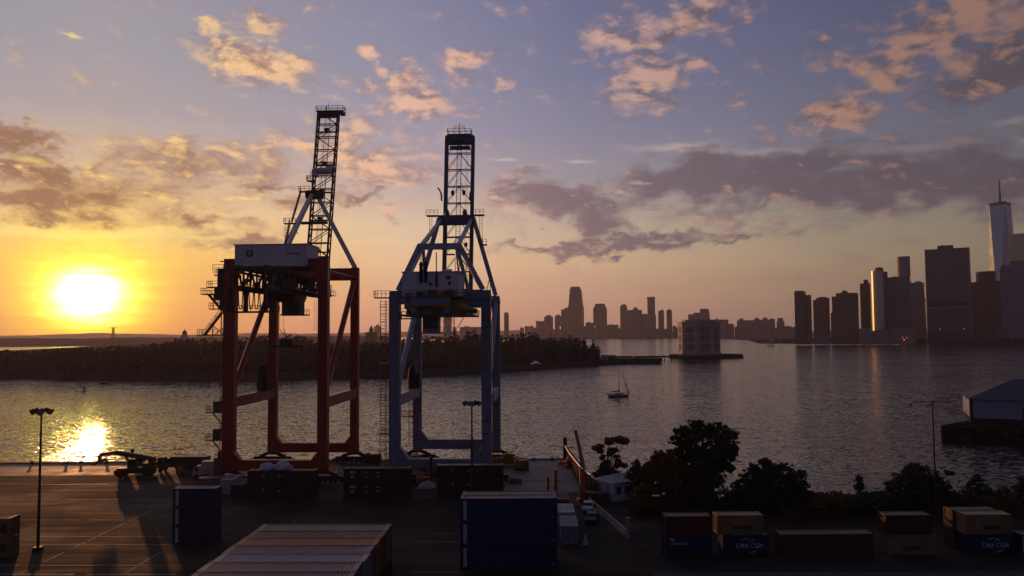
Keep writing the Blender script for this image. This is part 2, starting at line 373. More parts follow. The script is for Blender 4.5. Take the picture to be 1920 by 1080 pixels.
mb = MB(); mb.quad((-130,171.5,.004),(-60,171.5,.004),(-60,QY-1,.004),(-130,QY-1,.004)); mb.quad((-9,150,.004),(12.5,150,.004),(12.5,QY-1,.004),(-9,QY-1,.004))
struct(mb, 'quay_apron', M_CONC)
mb = MB(); mb.quad((17,100,.004),(420,96,.004),(420,80,.004),(17,84,.004)); struct(mb, 'road', pm('road_asphalt', (30,29,30), .75, var=.35, scale=.12, bump=.2))
# painted bay lines and rail strips of the yard
mb = MB()
def gline(y, x0, x1, wd=.28, z=.008):
    a = gz(x0, y); b_ = gz(x1, y)
    x = a.x
    random.seed(int(y*7+x0))
    while x < b_.x:                                # worn: broken into uneven runs
        L = random.uniform(4, 14); e = min(x+L, b_.x)
        yy = a.y+(b_.y-a.y)*(x-a.x)/(b_.x-a.x); ye = a.y+(b_.y-a.y)*(e-a.x)/(b_.x-a.x)
        hw = wd*random.uniform(.6, 1.15)/2
        mb.quad((x,yy-hw,z),(e,ye-hw,z),(e,ye+hw,z),(x,yy+hw,z)); x = e+random.choice([0,.0,.15,.4,1.6])
for y, x0, x1, wd in ((909,-90,236,.7),(936,60,312,.45),(975,-90,232,.4),(1006,60,322,.5),(1021,30,322,.45),(1060,-60,345,.5),(1077,-60,330,.5),(905,-90,-20,.4),(1000,800,866,.3),(1016,770,866,.35),(1052,770,860,.35),(1073,770,1040,.35),(1048,1400,1900,.25),(925,440,470,.5)): gline(y, x0, x1, wd)
for X in (-88.5,-75,-61.5,-48.2,-35):
    y = 84.0
    while y < 131:
        L = random.uniform(2, 9)
        mb.quad((X-.13+(y-103)*.012,y,.012),(X+.13+(y-103)*.012,y,.012),(X+.13+(y+L-103)*.012,y+L,.012),(X-.13+(y+L-103)*.012,y+L,.012)); y += L+random.choice([.2,.6,2.5])
struct(mb, 'road_markings', M_LINE)
mb = MB()
for c_, r_ in (((-47.3,161),3.3),((-14.4,161),3.1)): pass
for y in (161.0, 186.0):
    for k in (-.12, .12): mb.bb(-300, 13, y+k-.04, y+k+.04, .0, .035)
struct(mb, 'crane_rail_strip', M_STEELD)
# riprap shore on the right of the quay
mb = MB(); random.seed(5)
for i in range(420):
    t_ = random.random(); x = 14+t_*180; y = (160-16*min(1,(x-14)/17)) if x < 31 else 143-4*min(1,(x-31)/39)
    s_ = random.uniform(.5, 1.5); mb.box((x+random.uniform(-1,1), y+random.uniform(-.2,4.5), -.6-random.uniform(0,2.6)), (s_, s_*random.uniform(.6,1.2), s_*.7), random.uniform(0,3), .7)
tag(mb.build('shore_rocks', pm('riprap', (60,55,52), .85, var=.5)), 'tumbled dark rocks along the shore under the bushes', 'rocks', kind='stuff')

# ---------------------------------------------------------------- far land
def ridge(name, X0, X1, Y0, Y1, hfun, mat, nx=120, ny=6, base=ZW-2):
    mb = MB(); n = nx+1
    for j in range(ny+1):
        for i in range(n):
            x = X0+(X1-X0)*i/nx; y = Y0+(Y1-Y0)*j/ny; e = math.sin(math.pi*j/ny)
            mb.v.append((x, y, base+(hfun(x, y)-base)*(e**.5 if e > 0 else 0)))
    mb.f += [(j*n+i, j*n+i+1, (j+1)*n+i+1, (j+1)*n+i) for j in range(ny) for i in range(nx)]
    return struct(mb, name, mat)
M_FARHILL = pm('far_wooded_land', (58,54,44), .95, var=.4, scale=.01)
M_FARHILL.node_tree.nodes['Principled BSDF'].inputs['Specular IOR Level'].default_value = 0
nz2 = lambda x, y, s: mnoise.noise(Vector((x*s, y*s, .3)))
ridge('hills', -6600, 6600, 7400, 8600, lambda x, y: 44+24*nz2(x, y, .0009)+8*nz2(x, 7, .006)+(-18 if x > 800 else 0), M_FARHILL, 260)
ridge('far_shore_hills', -3400, -500, 2450, 3600, lambda x, y: 20+5*nz2(x, y, .004)+3.5*nz2(x, y, .02)+1.6*nz2(x, y, .08), M_FARHILL, 420, 8)
ridge('far_point_land', at(112,650,1500).x*1.02, -100, 1150, 2400, lambda x, y: 8+3*nz2(x, y, .01)+2*nz2(x, y, .05), M_FARHILL, 200)
ridge('far_shore_land', -500, 2600, 4150, 5200, lambda x, y: 14+4*nz2(x, y, .004)+2*nz2(x, y, .03), M_FARHILL, 200)

# ---------------------------------------------------------------- the island across the channel
ISL_FRONT = [(-260,716),(0,711),(60,709),(120,712),(400,712),(700,707),(930,697),(1000,691),(1060,687.5),(1120,685),(1160,682.5)]
fp = [gz(x, y, ZW) for x, y in ISL_FRONT]
fp = [(p.x, p.y) for p in fp]
bpx = [(fp[-1][0]+16, fp[-1][1]+30), (fp[-1][0]+4, fp[-1][1]+110), (60, 990), (-200, 1020), (-430, 960), (-620, 860)]
mb = MB(); mb.prism(fp+bpx, -8, .4); struct(mb, 'island_land', M_SOIL)
mb = MB()
for a, b_ in zip(fp, fp[1:]): mb.beam((a[0],a[1]-.2,-1.0),(b_[0],b_[1]-.2,-1.0), 1.0, 5.0)
tag(mb.build('sea_wall', pm('sea_wall_stone', (52,46,44), .85, var=.4, scale=.1)), 'low dark stone sea wall along the wooded island shore', 'sea wall')
# ================================================================ ship-to-shore cranes
M_RED = pm('crane_red_paint', (150,30,24), .42, var=.3, scale=.35, rust=.25)
M_REDB = pm('crane_red_brace', (160,36,28), .2, var=.2, scale=.35, rust=.1)
M_BLUE = pm('crane_blue_paint', (116,122,144), .45, var=.3, scale=.35, rust=.25)
M_BLUEL = pm('crane_pale_blue', (146,156,178), .45, var=.3, scale=.35, rust=.2)
M_BOOM = pm('boom_dark_steel', (74,58,56), .55, var=.35, rust=.3)
M_BOOMB = pm('boom_blue_steel', (80,84,100), .55, var=.35, rust=.3)
M_WHITE = pm('crane_white_paint', (206,196,194), .45, var=.2, scale=.3, rust=.12)
M_HOUSE = pm('house_cladding', (214,200,204), .6, var=.12, scale=.25, rust=.06, streak=True)
M_YEL = pm('machine_yellow', (150,104,32), .5, var=.4, scale=.6, rust=.3)
M_ORG = pm('ladder_orange', (168,74,34), .5, var=.35, rust=.25)
M_BLACK = pm('black_rubber', (20,19,20), .7, var=.3)
M_GLASS = pm('dark_glass', (16,18,22), .08, var=.1)
M_EMB = pm('emblem_grey', (78,70,74), .5, var=.15)
M_EMBW = pm('emblem_white', (190,184,184), .5, var=.1)
M_PIPE = pm('pale_pipe', (150,142,140), .4, var=.25)

def lattice(mb, c, n, w0, w1, t0, t1, z0, z1, lean, r=.16, chord=.42, back=True, style='N'):
    """box-section boom truss standing up from c; lean moves its top along +y"""
    def P(i, su, st):
        f = i/n; wd = (w0+(w1-w0)*f)/2; td = t0+(t1-t0)*f
        return (c[0]+su*wd, c[1]+lean*f+(td if st else 0), z0+(z1-z0)*f)
    for su in (-1, 1):
        for st in (0, 1):
            mb.beam(P(0,su,st), P(n,su,st), chord if st == 0 else chord*.75)
    for i in range(n+1):
        mb.beam(P(i,-1,0), P(i,1,0), r*1.7); mb.beam(P(i,-1,1), P(i,1,1), r*1.3)
        for su in (-1, 1): mb.beam(P(i,su,0), P(i,su,1), r*1.2)
    for i in range(n):
        for st in (0, 1):
            if style == 'N':
                s_ = 1 if i % 2 else -1; mb.beam(P(i,-s_,st), P(i+1,s_,st), r*(1.3 if st == 0 else 1))
            else:
                mid = (Vector(P(i+1,-1,st))+Vector(P(i+1,1,st)))/2
                for su in (-1, 1): mb.beam(P(i,su,st), mid, r*(1.15 if st == 0 else .9))
        for su in (-1, 1):
            mb.beam(P(i,su,(i+1)%2), P(i+1,su,i%2), r)
    return P
def bogie(parent, x, y, dirty):
    mb = MB(); mb.prism([(x-4.3,y-.45),(x+4.3,y-.45),(x+4.3,y+.45),(x-4.3,y+.45)], .95, 1.5)
    mb.beam((x-3,y,1.4),(x,y,2.7), .7, .7); mb.beam((x+3,y,1.4),(x,y,2.7), .7, .7); mb.box((x,y,2.35),(1.6,1.1,.8))
    for k in (-4.6, 4.6): mb.box((x+k,y,.75),(.5,.8,.7)); mb.tube((x+k-.1,y,.8),(x+k+.5*(1 if k > 0 else -1),y,.8),.22)
    for k in (-3.2,-1.1,1.1,3.2): mb.box((x+k,y,.95),(1.9,.9,.75))
    o = mb.build('bogie', dirty, parent)
    for k in (-3.8,-2.6,-1.7,-.5,.5,1.7,2.6,3.8): wb = MB(); wb.tube((x+k,y-.22,.4),(x+k,y+.22,.4),.37,12); wb.build('wheel', M_STEELD, o)
    return o
def festoon(mb, a, b, n, drop, r=.06):
    a, b = Vector(a), Vector(b)
    for i in range(n):
        p, q = a.lerp(b, i/n), a.lerp(b, (i+.86)/n); pts = []
        for k in range(9):
            f = k/8; x = p.lerp(q, f); x.z -= drop*(1-(2*f-1)**4); pts.append(x)
        mb.path(pts, r, 5)

# ---------------------------------------------------------------- red crane
c1 = thing('container_crane', 'tall red container crane with raised boom and long white machine house', 'crane', (-47.3,161,0), R(-3.3))
HW, G = 9.55, 24.6
for x, y, a, b in ((-HW,0,2.35,1.75),(HW,0,1.95,1.75),(-HW,G,1.85,1.6),(HW,G,1.75,1.6)):
    mb = MB(); mb.bb(x-a/2,x+a/2,y-b/2,y+b/2,2.4,44.8)
    for s in (-1, 1):                                                    # flared foot into the sill beam
        if abs(x+s*HW) < 1: mb.add([(x+s*a/2,y-b*.42,4.6),(x+s*(a/2+1.3),y-b*.42,4.6),(x+s*a/2,y-b*.42,6.2),(x+s*a/2,y+b*.42,4.6),(x+s*(a/2+1.3),y+b*.42,4.6),(x+s*a/2,y+b*.42,6.2)], [(0,1,2),(5,4,3),(0,3,4,1),(1,4,5,2),(2,5,3,0)])
    mb.build('leg', M_RED, c1)
for y, hh in ((0,1.5),(G,1.35)):
    mb = MB(); mb.bb(-HW-1.0,HW+1.0,y-hh/2,y+hh/2,2.5,4.6); mb.build('sill_beam', M_RED, c1)
for x in (-HW, HW):
    mb = MB(); mb.bb(x-.75,x+.75,1.0,G-.9,14.9,17.0); mb.build('portal_beam', M_RED, c1)
    mb = MB(); mb.tube((x,1.1,17.6),(x,G-1.0,41.6),.62,12); mb.build('brace', M_REDB, c1)
    mb = MB(); mb.tube((x,1,42.4),(x,G-.8,42.4),.3,8); mb.build('tie_pipe', M_RED, c1)
for y, z0 in ((0,42.3),(G,41.9)):
    mb = MB(); mb.bb(-HW+1.0,HW-1.0,y-.8,y+.8,z0,44.7); mb.build('cross_beam', M_RED, c1)
for x in (-HW, HW):
    for y in (0, G): bogie(c1, x, y, M_STEELD)
# trolley girder: twin trusses running from behind the landside legs to the boom hinge
mb = MB(); Y0, Y1, NP = -14.0, 26.0, 12
for u in (-2.7, 2.7):
    mb.beam((u,Y0,41.9),(u,Y1,41.9),.7,.8); mb.beam((u,Y0,38.1),(u,Y1,38.1),.8,1.0)
    for i in range(NP+1):
        y = Y0+(Y1-Y0)*i/NP; mb.beam((u,y,38.2),(u,y,41.8),.3)
        if i < NP:
            y2 = Y0+(Y1-Y0)*(i+1)/NP
            mb.beam((u,y,38.2) if i % 2 else (u,y,41.8), (u,y2,41.8) if i % 2 else (u,y2,38.2), .3)
for i in range(NP+1):
    y = Y0+(Y1-Y0)*i/NP; mb.beam((-2.7,y,41.9),(2.7,y,41.9),.35)
mb.bb(-3.3,3.3,-4,8,41.9,42.3); mb.bb(-2.9,-2.5,9,19,38.4,41.8); mb.bb(2.5,2.9,-2,3,38.4,41.8); mb.bb(2.5,2.9,12,15,38.4,41.8)
random.seed(17)
for i in range(26): mb.box((random.choice([-3.3,-2.2,2.2,3.2]), random.uniform(-13,22), random.uniform(38.7,41.6)), (random.uniform(.3,.8),random.uniform(.4,1.6),random.uniform(.4,1.3)))
mb.build('girder', M_BOOM, c1)
for a_, b_, n_, dr_, r_ in (((-4.0,-13.5,40.9),(-4.0,22,40.9),22,3.0,.08),((3.9,2,40.9),(3.9,25,40.9),20,2.9,.08),((-2.4,-13.8,37.8),(4.4,-13.2,37.8),7,3.6,.10),((-2.7,-9,41.2),(2.7,24,41.2),16,2.6,.08)):
    mb = MB(); festoon(mb, a_, b_, n_, dr_, r_); mb.build('festoon_cable', M_BLACK, c1)
mb = MB()
mb.bb(-4.3,4.9,-14.6,-12.6,33.5,33.8); mb.bb(-4.2,-3.9,-14.4,-12.8,33.8,38); mb.bb(2.6,2.9,-14.4,-12.8,33.8,38); mb.bb(-1.2,-.9,-14.4,-12.8,33.8,38)
mb.rail([(-4.3,-14.6,33.8),(4.9,-14.6,33.8),(4.9,-12.6,33.8)], 1.0, .06)
mb.bb(3.6,5.2,-8,24,38.2,38.35); mb.rail([(5.2,-8,38.35),(5.2,24,38.35)],1.1,.05,2); mb.bb(-5.2,-3.5,-8,24,38.2,38.35); mb.rail([(-5.2,-8,38.35),(-5.2,24,38.35)],1.1,.05,2)
mb.build('walkway', M_STEELD, c1)
mb = MB(); mb.bb(-2.9,2.9,2,9,36.3,38.0); mb.bb(-3.4,3.4,1,10,37.7,38.05); mb.tube((-2,4,38.6),(2,4,38.6),.5); mb.tube((-2,7,38.6),(2,7,38.6),.5)
tr = mb.build('trolley', M_BOOM, c1)
mb = MB(); mb.bb(-.2,3.6,3.2,6.2,33.6,36.3); mb.bb(-.5,4.6,2.9,6.5,33.35,33.6); mb.rail([(3.6,3,33.6),(4.6,3,33.6),(4.6,6.4,33.6)],1.0,.05); cab = mb.build('operator_cab', M_EMB, tr)
mb = MB(); mb.bb(0,3.4,3.14,3.19,34.2,35.8); mb.bb(3.61,3.66,3.5,6.0,34.2,35.8); mb.build('window', M_GLASS, cab)
mb = MB()
for x, y in ((-1.6,6),(-.9,6.5),(3.9,12),(4.4,12),(5.3,12.5)): mb.tube((x,y,37),(x,y,30.2 if y > 8 else 30.6),.035,4)
mb.build('hoist_rope', M_BLACK, tr)
mb = MB(); mb.bb(-3.2,3.6,5.2,6.8,26.8,27.3); mb.bb(-1.2,1.2,5.4,6.6,27.3,28.6); mb.beam((0,6,28.6),(-1.6,6,30.6),.12); mb.beam((0,6,28.6),(-.9,6.5,30.6),.12)
for x in (-3.2, 3.6): mb.bb(x-.2,x+.2,4.6,7.4,26.3,27.3)
mb.build('spreader', M_STEELD, tr)
# machine house with its emblem
mb = MB(); mb.bb(-8.3,6.5,-1.4,6.2,43.1,47.5)
for i in range(15): x = -7.8+i; mb.bb(x-.03,x+.03,-1.46,-1.4,43.1,47.5)
mh = mb.build('machine_house', M_HOUSE, c1)
mb = MB(); mb.bb(-8.5,6.7,-1.6,6.4,47.5,47.65); mb.build('roof', M_HOUSE, mh)
mb = MB(); mb.bb(-5.9,-4.55,-1.5,-1.47,45.1,46.4); mb.build('emblem_panel', M_EMB, mh)
mb = MB(); cx, czz = -5.22, 45.75
pts = []
for i in range(14):
    rr = .52 if i % 2 == 0 else .27; a = math.pi/2+i*math.pi/7; pts.append((cx+rr*math.cos(a), czz+rr*math.sin(a)))
mb.v += [(x,-1.54,z) for x, z in pts]+[(x,-1.505,z) for x, z in pts]; mb.f += [tuple(range(14))]+[(i,14+i,14+(i+1)%14,(i+1)%14) for i in range(14)]
mb.build('star_emblem', M_EMBW, mh)
mb = MB(); mb.bb(-8.9,-3,-2.6,-1.45,42.6,42.9); mb.bb(-9,6.8,-1.9,6.6,42.72,43.08); mb.beam((-11.6,-.6,44.3),(-8.4,-.6,44.3),.22); mb.bb(2.2,5.0,-1.49,-1.45,45.6,45.75)
mb.bb(-3.0,2.6,-1.9,-1.47,43.0,43.12)
mb.build('house_platform', M_BOOM, mh)
# raised boom
mb = MB(); P = lattice(mb, (0,25.0), 13, 4.75, 4.95, 2.1, 1.6, 41.0, 84.6, 9.6, .14, .40)
for q in (-.55, .55):
    mb.tube((q,26.2,44),(q,34.9,84),.07,5)
for f in (.18,.36,.52,.68,.88): mb.beam((-2.4,25+9.6*f+1,41+43.6*f),(2.4,25+9.6*f+1,41+43.6*f),.35); mb.tube((-.5,25+9.6*f,41+43.6*f+.4),(.5,25+9.6*f,41+43.6*f+.4),.45)
bm = mb.build('boom', M_BOOM, c1)
mb = MB(); mb.bb(-2.9,2.9,34.0,36.6,84.5,84.75); mb.bb(-2.7,2.7,34.3,35.0,83.0,84.4); mb.rail([(-2.9,34,84.75),(3.9,34,84.75),(3.9,36.6,84.75),(-2.9,36.6,84.75),(-2.9,34,84.75)],1.1,.06,1.4)
mb.bb(2.9,3.9,34,36.6,83.9,84.75); mb.tube((0,35,84.75),(0,35,86.8),.06); mb.tube((-.6,35,84.75),(-.6,35,86),.15)
mb.build('boom_tip_platform', M_BOOM, bm)
mb = MB(); mb.bb(-2.2,2.0,30.0,31.6,68.2,69.6); mb.bb(-2.5,-1.2,29.8,31,67.6,69.2); mb.bb(.8,2.2,30.2,31.5,68.8,70.0); mb.tube((-1.6,29.9,69),(1.6,29.9,69),.55); mb.build('sheave_block', M_WHITE, bm)
mb = MB()
for k in range(5): mb.beam((-1.0+.4*k,26,41.5+k*.2),(-.9+.4*k,34.6,83.5),.05)
mb.build('forestay_rods', M_STEELD, bm)
# white A-frame over the waterside legs with backstays
mb = MB(); mb.tube((-HW,G,44.8),(-1.3,G+1.2,62.4),.56,12,.5); mb.build('pylon_leg', M_WHITE, c1)
mb = MB(); mb.tube((HW,G,44.8),(.5,G+1.2,61.4),.56,12,.5); mb.build('pylon_leg', M_WHITE, c1)
mb = MB(); mb.tube((-.2,6.0,47.6),(-.9,G+.2,62.0),.5,12); mb.build('backstay', M_WHITE, c1)
mb = MB(); mb.bb(-2.4,1.4,G+.3,G+2.1,61.3,63.2); mb.build('apex_head', M_BOOM, c1)
mb = MB(); mb.bb(-3.6,2.6,G+.8,G+1.6,55.3,55.9); mb.build('pylon_walkway', M_BOOM, c1)
mb = MB(); mb.tube((-2.6,G+1.2,62.2),(1.7,G+1.2,62.2),.7); mb.build('apex_pin', M_BOOM, c1)
for (x, z, wd, y) in ((-7.6,47.0,2.6,G-.6),(-5.0,55.2,4.2,G-.4),(-2.4,62.7,2.6,G),(-1.0,65.2,1.8,G)):
    mb = MB(); mb.bb(x-wd/2,x+wd/2,y-.7,y+.7,z,z+.18); mb.rail([(x+wd/2,y-.7,z+.18),(x-wd/2,y-.7,z+.18),(x-wd/2,y+.7,z+.18)],1.1,.06,1.2)
    mb.beam((x,y,z),(x+1.1,y,z-2.4),.14); mb.build('access_platform', M_BOOM, c1)
mb = MB(); mb.ladder((-6.7,G-.2,47.2),7.9,.7,(1,0,0),True); mb.stair((-7.4,G-.6,47.2),(-5.8,G-.6,55.2),.8); mb.stair((-5.4,G-.4,55.4),(-3.4,G,62.7),.8); mb.tube((-1.1,G,65),(-1.1,G,67.6),.07); mb.rail([(-1.9,G,65.3),(-.4,G,65.3)],1.1,.06)
mb.build('access_stair', M_BOOM, c1)
# stairs and platforms outside the landside left leg
sx = -HW-1.2
for z, wd in ((29.4,3.4),(35.2,2.4),(40.6,2.0)):
    pass
mb = MB()
for z, x0, x1 in ((29.3,-5.2,0),(34.6,-2.9,0),(37.6,-4.6,0),(39.0,-3.4,0),(41.4,-1.9,0)):
    mb.bb(sx+x0,sx+x1,-1,.9,z,z+.18); mb.rail([(sx+x1,-1,z+.18),(sx+x0,-1,z+.18),(sx+x0,.9,z+.18)],1.15,.055,1.1)
mb.stair((sx-4.1,-.2,29.4),(sx-.5,-.2,34.0),.8); mb.stair((sx-3.6,.4,37.7),(sx-1.0,.4,34.7),.8); mb.beam((sx-3.4,0,37.5),(sx-.1,0,33.9),.2); mb.beam((sx-2.4,0,29.3),(sx-.1,0,31.0),.14); mb.beam((sx-2.4,0,29.3),(sx-2.4,0,31.4),.12); mb.beam((sx-2.4,0,31.4),(sx-.2,0,29.4),.12)
mb.bb(sx-1.4,sx,-.6,.6,38.6,42.9); mb.bb(sx-.9,sx-.2,-.6,.6,34.5,38.6); mb.bb(sx-2.1,sx-1.2,-.5,.5,36.5,39.0); mb.tube((sx-.5,-.5,29.5),(sx-.5,-.5,36),.12)
mb.rail([(sx-2.2,-1,42.4),(sx,-1,42.4)],1.2,.06)
mb.build('stair_tower', M_BOOM, c1)
mb = MB()
for z in (13.9, 8.4):
    mb.bb(sx-3.3,sx,-1,.9,z,z+.2); mb.rail([(sx,-1,z+.2),(sx-3.3,-1,z+.2),(sx-3.3,.9,z+.2)],1.1,.055,1.0)
    mb.beam((sx-2.2,0,z),(sx-.1,0,z-2.6),.2); mb.bb(sx-1.9,sx-.6,-.7,.5,z+.2,z+2.3); mb.stair((sx-1.8,.5,z+.2),(sx-.1,.5,z+2.8),.8)
mb.bb(sx-1.5,sx-.1,-.9,.9,1.2,5.0); mb.bb(sx-1.0,sx-.4,-.4,.4,5.0,6.3); mb.bb(sx-3.4,sx,-1,.9,1.0,1.2); mb.rail([(sx,-1,1.2),(sx-3.4,-1,1.2),(sx-3.4,.9,1.2)],1.2,.055,.9); mb.ladder((sx-.3,-.2,1.2),28,.6,(1,0,0))
mb.build('access_stair', M_EMB, c1)
mb = MB(); mb.lathe((-HW+.3,17.0,17.0),[(1.15,0),(1.25,.6),(1.2,4.6),(.9,5.6),(.3,6.0)],14); mb.bb(-HW-.5,-HW+1.2,18.6,21.2,17.0,19.4); mb.build('cable_reel', M_BLACK, c1)
mb = MB(); mb.rail([(-HW+.8,1.4,17.0),(-HW+.8,23,17.0)],1.15,.06,1.3); mb.build('railing', M_BOOM, c1)

# ---------------------------------------------------------------- blue crane
c2 = thing('container_crane', 'blue container crane with upright boom and pale boxy machine house, beside the red crane', 'crane', (-14.4,161,0), R(-3.1))
HW, G = 9.2, 26.0
for x, y, a, b in ((-HW,0,2.05,1.8),(HW,0,1.9,1.8),(-HW,G,1.85,1.6),(HW,G,1.85,1.6)):
    mb = MB(); mb.bb(x-a/2,x+a/2,y-b/2,y+b/2,2.4,36.3); s = 1 if x < 0 else -1
    mb.box((x,y,37.2),(a+.3,b+.3,1.8),0,.8)
    mb.add([(x+s*a/2,y-b*.42,4.6),(x+s*(a/2+1.9),y-b*.42,4.6),(x+s*a/2,y-b*.42,7.0),(x+s*a/2,y+b*.42,4.6),(x+s*(a/2+1.9),y+b*.42,4.6),(x+s*a/2,y+b*.42,7.0)], [(0,1,2),(5,4,3),(0,3,4,1),(1,4,5,2),(2,5,3,0)])
    mb.build('leg', M_BLUE, c2)
for y, z0, z1 in ((0,2.9,4.6),(G,2.8,5.0)):
    mb = MB(); mb.bb(-HW-.9,HW+.9,y-.75,y+.75,z0,z1); mb.build('sill_beam', M_BLUE, c2)
mb = MB(); mb.bb(3.2,6.4,G-.8,G-.2,.6,4.9); mb.build('drive_box', M_BLUE, c2)
for x in (-HW, HW):
    mb = MB(); mb.bb(x-.7,x+.7,.9,G-.9,14.9,17.1); mb.build('portal_beam', M_BLUEL, c2)
    mb = MB(); mb.tube((x,1.0,17.8),(x,G-.8,36.2),.6,12); mb.build('brace', M_BLUEL, c2)
    for y in (0, G): bogie(c2, x, y, M_STEELD)
for y in (0, G):
    mb = MB(); mb.bb(-HW+1.0,HW-1.0,y-.85,y+.85,35.4,38.2); mb.build('cross_beam', M_BLUE, c2)
mb = MB()
for u in (-3.1, 3.1):
    mb.bb(u-.6,u+.6,-13.5,27,33.2,36.2)
for y in (-13.2,-6,6,13,20,26.6): mb.bb(-2.5,2.5,y-.3,y+.3,34.6,36.1)
mb.build('girder', M_BLUE, c2)
mb = MB(); mb.bb(-5.4,5.2,-12.2,-3.0,36.4,40.9); mb.bb(-4.3,-2.6,-12.35,-12.2,36.4,40.9)
h2 = mb.build('machine_house', M_HOUSE, c2)
mb = MB(); mb.bb(-5.6,5.4,-12.4,-2.8,40.9,41.05); mb.bb(2.0,3.4,-9,-8,41.05,41.7); mb.build('roof', M_HOUSE, h2)
mb = MB(); mb.bb(-.4,.2,-12.27,-12.21,38.4,39.0); mb.bb(3.2,3.7,-12.27,-12.21,38.5,39.1); mb.bb(2.8,3.6,-12.27,-12.21,39.5,40.2); mb.build('window', M_GLASS, h2)
mb = MB()
for x in (-1.9, -1.0): mb.tube((x,-12.4,39.0),(x,-12.4,42.0),.3,10); mb.tube((x,-12.4,42),(x,-12.4,43.6),.08); mb.lathe((x,-12.4,42),[(.3,0),(.36,.3),(.2,.8)],10)
mb.tube((1.0,-12.35,38.3),(1.0,-12.35,44.6),.1); mb.bb(.85,1.2,-12.5,-12.25,38.2,40.4)
mb.build('exhaust_pipe', M_BLACK, h2)
mb = MB()
mb.bb(-6.0,6.2,-13.6,-2.5,36.1,36.35); mb.rail([(-6,-13.6,36.35),(6.2,-13.6,36.35),(6.2,-2.5,36.35)],1.1,.05,1.2); mb.bb(-5.6,7.6,-13.4,2,32.7,32.95); mb.rail([(-5.6,-13.4,32.95),(7.6,-13.4,32.95),(7.6,2,32.95)],1.1,.05,1.4)
mb.bb(-7.6,-5.0,-6,-2,32.3,32.5); mb.rail([(-5,-6,32.5),(-7.6,-6,32.5),(-7.6,-2,32.5)],1.2,.05,.8); mb.rail([(8,-2,35),(5.8,-2,35)],1.2,.05,.8); mb.bb(5.6,8.2,-2.2,-1,34.8,35)
mb.build('walkway', M_BOOMB, c2)
mb = MB(); random.seed(3)
for i in range(22):
    x = random.uniform(-4.6,6.0); y = random.uniform(-12.8,-4); s_ = random.uniform(.5,1.5); z = random.choice([33.0,33.0,36.35])
    mb.box((x,y if z < 36 else -13.0,z+s_*.45),(s_*1.3,s_ if z < 36 else .5,s_*.9))
mb.bb(-4.6,5.4,-12.5,-5,33.0,35.9); mb.tube((5.5,-12.6,33.9),(8.4,-11.6,33.6),.5); mb.tube((-4.8,-13.1,34.6),(-1.2,-13.1,34.6),.55,12); mb.tube((.4,-13.1,34.5),(3.6,-13.1,34.5),.5,12)
mb.build('winch_machinery', M_YEL, c2)
mb = MB()
for q, (ya, za) in enumerate(((-11.2,33.9),(-10.4,33.7))): mb.beam((5.2,ya,za+.6),(7.8,ya+1.5,32.8),.22)
mb.beam((-5.3,-13.2,36.0),(-2.9,-13.6,33.3),.35); mb.build('sloping_pipe', M_PIPE, c2)
mb = MB(); mb.bb(-2.6,.5,-6.4,-3.4,29.6,33.0); mb.bb(-5.2,3.4,-6.6,-3.2,29.4,29.6); mb.rail([(.5,-6.6,29.6),(3.4,-6.6,29.6),(3.4,-3.2,29.6)],1.1,.05,.9); mb.rail([(.5,-6.6,31.2),(3.4,-6.6,31.2)],1.1,.05,.9); mb.beam((3.4,-5,29.6),(5.4,-5,32.8),.13); mb.beam((3.4,-5,29.6),(3.4,-5,33),.12)
cab = mb.build('operator_cab', M_BLUEL, c2)
mb = MB(); mb.bb(-2.5,.3,-6.46,-6.41,30.4,32.2); mb.build('window', M_GLASS, cab)
# upright boom
mb = MB(); P = lattice(mb, (0.1,25.6), 10, 6.35, 6.5, 1.9, 1.6, 35.6, 77.6, 7.4, .13, .80, style='L')
for q in (-.5, .5): mb.tube((q,26.4,37),(q,33,77),.08,5)
for i in range(66): z = 37+i*.6; mb.beam((-.5,26.4+6.6*i/66,z),(.5,26.4+6.6*i/66,z),.07)
mb.tube((1.7,26,40),(1.7,33,77),.035,4); mb.tube((2.1,26,40),(2.1,33,77),.035,4)
bm = mb.build('boom', M_BOOMB, c2)
mb = MB(); mb.bb(-3.4,3.5,32.2,34.6,75.9,77.9); mb.bb(-2.4,2.6,32.6,34.2,74.6,75.3); mb.bb(-2.9,2.9,32.0,34.8,77.9,78.1); mb.rail([(-2.9,32,78.1),(2.9,32,78.1),(2.9,34.8,78.1),(-2.9,34.8,78.1),(-2.9,32,78.1)],1.3,.055,1.3); mb.rail([(-1.2,33,79.4),(1.2,33,79.4)],.9,.05,1); mb.tube((0,33,78),(0,33,81),.06)
mb.build('boom_tip_platform', M_BOOMB, bm)
mb = MB()
for x in (-1.4, 1.3): mb.lathe((x,30.3,62.6),[(.15,0),(.42,.5),(.42,1.0),(.2,1.3)],8); mb.beam((x,30.3,63.9),(x*.3,30.6,66.5),.1)
mb.box((2.0,28.5,50.5),(.7,.5,.9)); mb.tube((-1,32.6,76.4),(1,32.6,76.4),.5)
mb.build('sheave_block', M_STEELD, bm)
